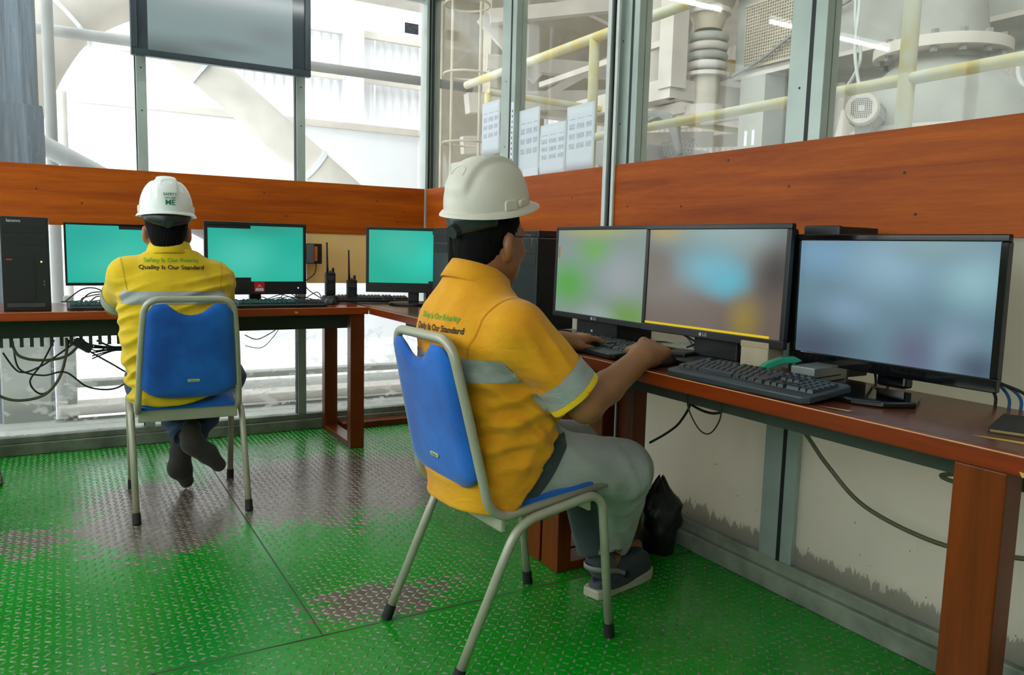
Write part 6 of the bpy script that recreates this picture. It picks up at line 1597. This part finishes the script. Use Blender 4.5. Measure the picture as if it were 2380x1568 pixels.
helmet(p2, H2 + np.array((0.0, 0.0, 0.016)), R2, M['helmet2'], 0.20, False, 0.10, 0.124)
# spectacles
sp2 = thing_part('spectacles', p2)
def hw(p): return Vector((H2 + R2 @ np.array(p, float)).tolist())
for s in (1, -1):
    loop = [hw((0.112 - 0.012 * (abs(y) / 0.06) ** 2, y * s, z)) for y, z in ((0.010, 0.014), (0.014, -0.008), (0.026, -0.017), (0.046, -0.014), (0.058, 0.000), (0.058, 0.022), (0.040, 0.026), (0.018, 0.024))]
    MB().tube(spline(loop, 4, True), 0.0014, 6, True).build('rim', M['steel'] if s else M['steel'], sp2, True)
    MB().add([tuple(p) for p in loop], [tuple(range(len(loop)))]).build('lens', M['clear'], sp2)
    MB().tube([hw((0.100, s * 0.058, 0.022)), hw((0.098, s * 0.066, 0.022)), hw((0.04, s * 0.078, 0.020)), hw((-0.005, s * 0.084, 0.020)), hw((-0.022, s * 0.084, 0.004))], 0.0022, 6).build('temple', M['black'], sp2, True)
MB().tube(spline([hw((0.112, 0.010, 0.014)), hw((0.115, 0.0, 0.018)), hw((0.112, -0.010, 0.014))], 4), 0.0014, 6).build('bridge', M['steel'], sp2, True)
# wrist: left blank, nothing is worn

# ------------------------------------------------------------------ worker at the back window
p1 = thing('person', 'worker seen from behind in lemon yellow shirt and jeans, white helmet with green lettering', 'person', (-1.534, -1.061, 0), math.radians(88), 'seated workers')
CY = 0.036
H1 = np.array((0.065, CY + 0.016, 1.098)); R1 = axes(math.radians(-3), -0.05)
F = Field((-0.2, -0.34, -0.02), (0.66, 0.40, 1.30), 0.0056)
F.stack([(0.46, 0.0, CY, 0.10, 0.13), (0.62, 0.0, CY, 0.10, 0.14), (0.82, 0.03, CY, 0.09, 0.14), (0.94, 0.045, CY, 0.075, 0.13), (1.0, 0.05, CY, 0.055, 0.09)])
head_sdf(F, H1, R1, (0.045, CY + 0.006, 0.985))
ar = {}
for s in (1, -1):
    sh = (0.06, CY + s * 0.165, 0.925 + s * 0.008); el = (0.275, CY + s * 0.205, 0.790); wr = (0.50, CY + s * 0.13, 0.795); ar[s] = (sh, el)
    arm_sdf(F, sh, el, wr, 0.042, 0.040, 0.027); hand_sdf(F, wr, (0.9, -s * 0.25, -0.02), (0, 0, 1), s < 0, 0.6)
k1 = {1: (0.36, CY + 0.07, 0.47), -1: (0.27, CY - 0.235, 0.46)}
a1 = {1: (0.030, -0.020, 0.235), -1: (0.130, 0.015, 0.165)}
for s in (1, -1): F.cap((0.0, CY + s * 0.09, 0.50), k1[s], 0.065, 0.05, 0.03); F.cap(k1[s], a1[s], 0.048, 0.032, 0.02)
F.cap(a1[1], (0.028, -0.085, 0.175), 0.026, 0.024, 0.02); F.cap(a1[-1], (0.135, 0.005, 0.08), 0.026, 0.022, 0.02)
body1 = addmesh('body', F.mesh('body', 2), M['skin1'], p1)
addmesh('hair', hair_mesh(H1, R1, -0.075), M['hair'], p1)
for s in (1, -1):
    c = Vector((H1 + R1 @ np.array((0.082, s * 0.031, 0.010))).tolist())
    e = MB().lathe([(0.0, -0.011), (0.006, -0.009), (0.0105, -0.003), (0.011, 0.0), (0.0105, 0.003), (0.006, 0.009), (0.0, 0.011)], 14, Matrix.Translation(c)).build('eye', M['eye_white'], p1, True)
    f_ = Vector((R1 @ np.array((1, 0, 0))).tolist()); MB().cyl(c + f_ * 0.0095, c + f_ * 0.0115, 0.005, n=12).build('iris', M['iris'], e)
F = Field((-0.24, -0.36, 0.38), (0.36, 0.40, 1.10), 0.0056)
F.stack([(0.425, -0.01, CY, 0.145, 0.178), (0.52, -0.01, CY, 0.150, 0.186), (0.62, -0.005, CY, 0.148, 0.196), (0.72, 0.005, CY, 0.142, 0.204), (0.82, 0.020, CY, 0.134, 0.206), (0.90, 0.035, CY + 0.005, 0.122, 0.188), (0.955, 0.045, CY + 0.005, 0.104, 0.150), (1.005, 0.05, CY, 0.088, 0.106), (1.04, 0.05, CY, 0.074, 0.082)], 0.03)
for s in (1, -1):
    sh, el = ar[s]; F.cap((0.045, CY + s * 0.09, 0.955), (0.058, CY + s * 0.158, 0.916 + s * 0.008), 0.056, 0.072, 0.04)
    a = np.array(sh) - (0, s * 0.003, 0.01); d = np.array(el) - a; d /= np.linalg.norm(d); b = a + d * 0.215
    F.cap(a, b + d * 0.08, 0.074, 0.066, 0.035); F.cut_near(b, d, b + d * 0.09, 0.12)
F.cut((0, CY, 0.462), (0.25, -0.22, -1)); F.cut((0, 0, 1.035), (0.2, 0, 1))
dsp = folds([((-0.05, -0.10, 0.82), (0.1, 0.25, 1), 0.05, 0.0045, 0.13), ((-0.05, 0.22, 0.80), (0, 0.3, 1), 0.05, 0.005, 0.10), ((-0.1, 0.2, 0.60), (0, 0.4, 1), 0.07, 0.006, 0.13), ((-0.1, 0.2, 0.5), (0, -0.3, 1), 0.06, 0.005, 0.10), ((0.1, -0.2, 0.9), (1, 0, 0.5), 0.06, 0.004, 0.1)])
me = F.mesh('shirt', 2, dsp); shirt1 = addmesh('shirt', me, M['shirt1'], p1)
st = band_mesh(me, [((0, 0, 0.872), (0, 0, 1)), ((0, 0, 0.822), (0, 0, -1))], 0.002, 'reflective_stripe', lambda c: c.x < 0.09 and (abs(c.y - CY) < 0.19 or c.x < -0.03))
addmesh('reflective_stripe', st, M['reflect'], shirt1)
for s in (1, -1):
    sh, el = ar[s]; a = Vector(sh) - Vector((0, s * 0.003, 0.01)); d = (Vector(el) - a).normalized(); kp = lambda c, a=a, d=d: (c - a - d * (c - a).dot(d)).length < 0.09 and (c - a).dot(d) > 0.10
    addmesh('reflective_stripe', band_mesh(me, [(a + d * 0.198, d), (a + d * 0.148, -d)], 0.0022, 'reflective_stripe', kp), M['reflect'], shirt1)
for s in (1, -1):
    n_ = Vector((0.0, s, -0.15)).normalized(); q_ = Vector((0.0, CY + s * 0.178, 0.92))
    addmesh('armhole_seam', band_mesh(me, [(q_ + n_ * 0.0018, n_), (q_ - n_ * 0.0018, -n_)], 0.0016, 'armhole_seam', lambda c: c.z > 0.875 and c.x < 0.10), M['seam_cloth1'], shirt1)
collar(shirt1, (0.056, CY + 0.008, 1.015), 0.078, 0.074, 0.22, 0.042, M['shirt1'])
shirt_text(shirt1, [('Safety Is Our Priority', 0.0220, 0.0, M['ink_green'], 0.0003, 1.07), ('Quality Is Our Standard', 0.0225, -0.028, M['ink'], 0.0004, 1.10)], (-0.15, CY + 0.008, 0.992), (0, -1, 0), (0, 0, 1), (1, 0, 0))
F = Field((-0.20, -0.36, 0.04), (0.50, 0.36, 0.70), 0.0056)
F.stack([(0.43, -0.01, CY, 0.13, 0.168), (0.50, 0.0, CY, 0.142, 0.178), (0.60, 0.005, CY, 0.13, 0.165)], 0.03)
for s in (1, -1):
    F.cap((0.0, CY + s * 0.09, 0.505), k1[s], 0.092, 0.078, 0.04); d = np.array(a1[s]) - np.array(k1[s]); d /= np.linalg.norm(d); end = np.array(a1[s]) - d * 0.045
    F.cap(k1[s], end, 0.072, 0.060, 0.03); F.cut_near(end, d, end + d * 0.05, 0.07)
dsp = folds([((0.1, 0, 0.25), (0.5, 0.3, 1), 0.06, 0.004, 0.2), ((0.2, -0.1, 0.4), (0.5, 0.3, 1), 0.08, 0.003, 0.2)])
addmesh('jeans', F.mesh('jeans', 2, dsp), M['denim'], p1)
def sock(parent, name, an, mid, toe, r):
    F = Field(np.min([an, mid, toe], 0) - 0.12, np.max([an, mid, toe], 0) + 0.12, 0.0048)
    an = np.array(an); mid = np.array(mid); toe = np.array(toe)
    F.cap(an + (0, 0, 0.06), an, 0.037, 0.036, 0.02); F.cap(an, mid, 0.038, 0.037, 0.03); F.cap(mid, toe, 0.038, 0.030, 0.03); F.ell(an + r[0], r[1], 0.03)
    addmesh(name, F.mesh(name, 2), M['sock'], parent)
sock(p1, 'sock', a1[1], (0.028, -0.080, 0.180), (0.045, -0.128, 0.120), ((-0.012, -0.012, -0.015), (0.040, 0.040, 0.040)))
sock(p1, 'sock', a1[-1], (0.120, 0.012, 0.095), (0.150, -0.008, 0.034), ((-0.035, 0.022, -0.055), (0.036, 0.036, 0.042)))
helmet(p1, H1, R1, M['helmet1'], 0.03, True)
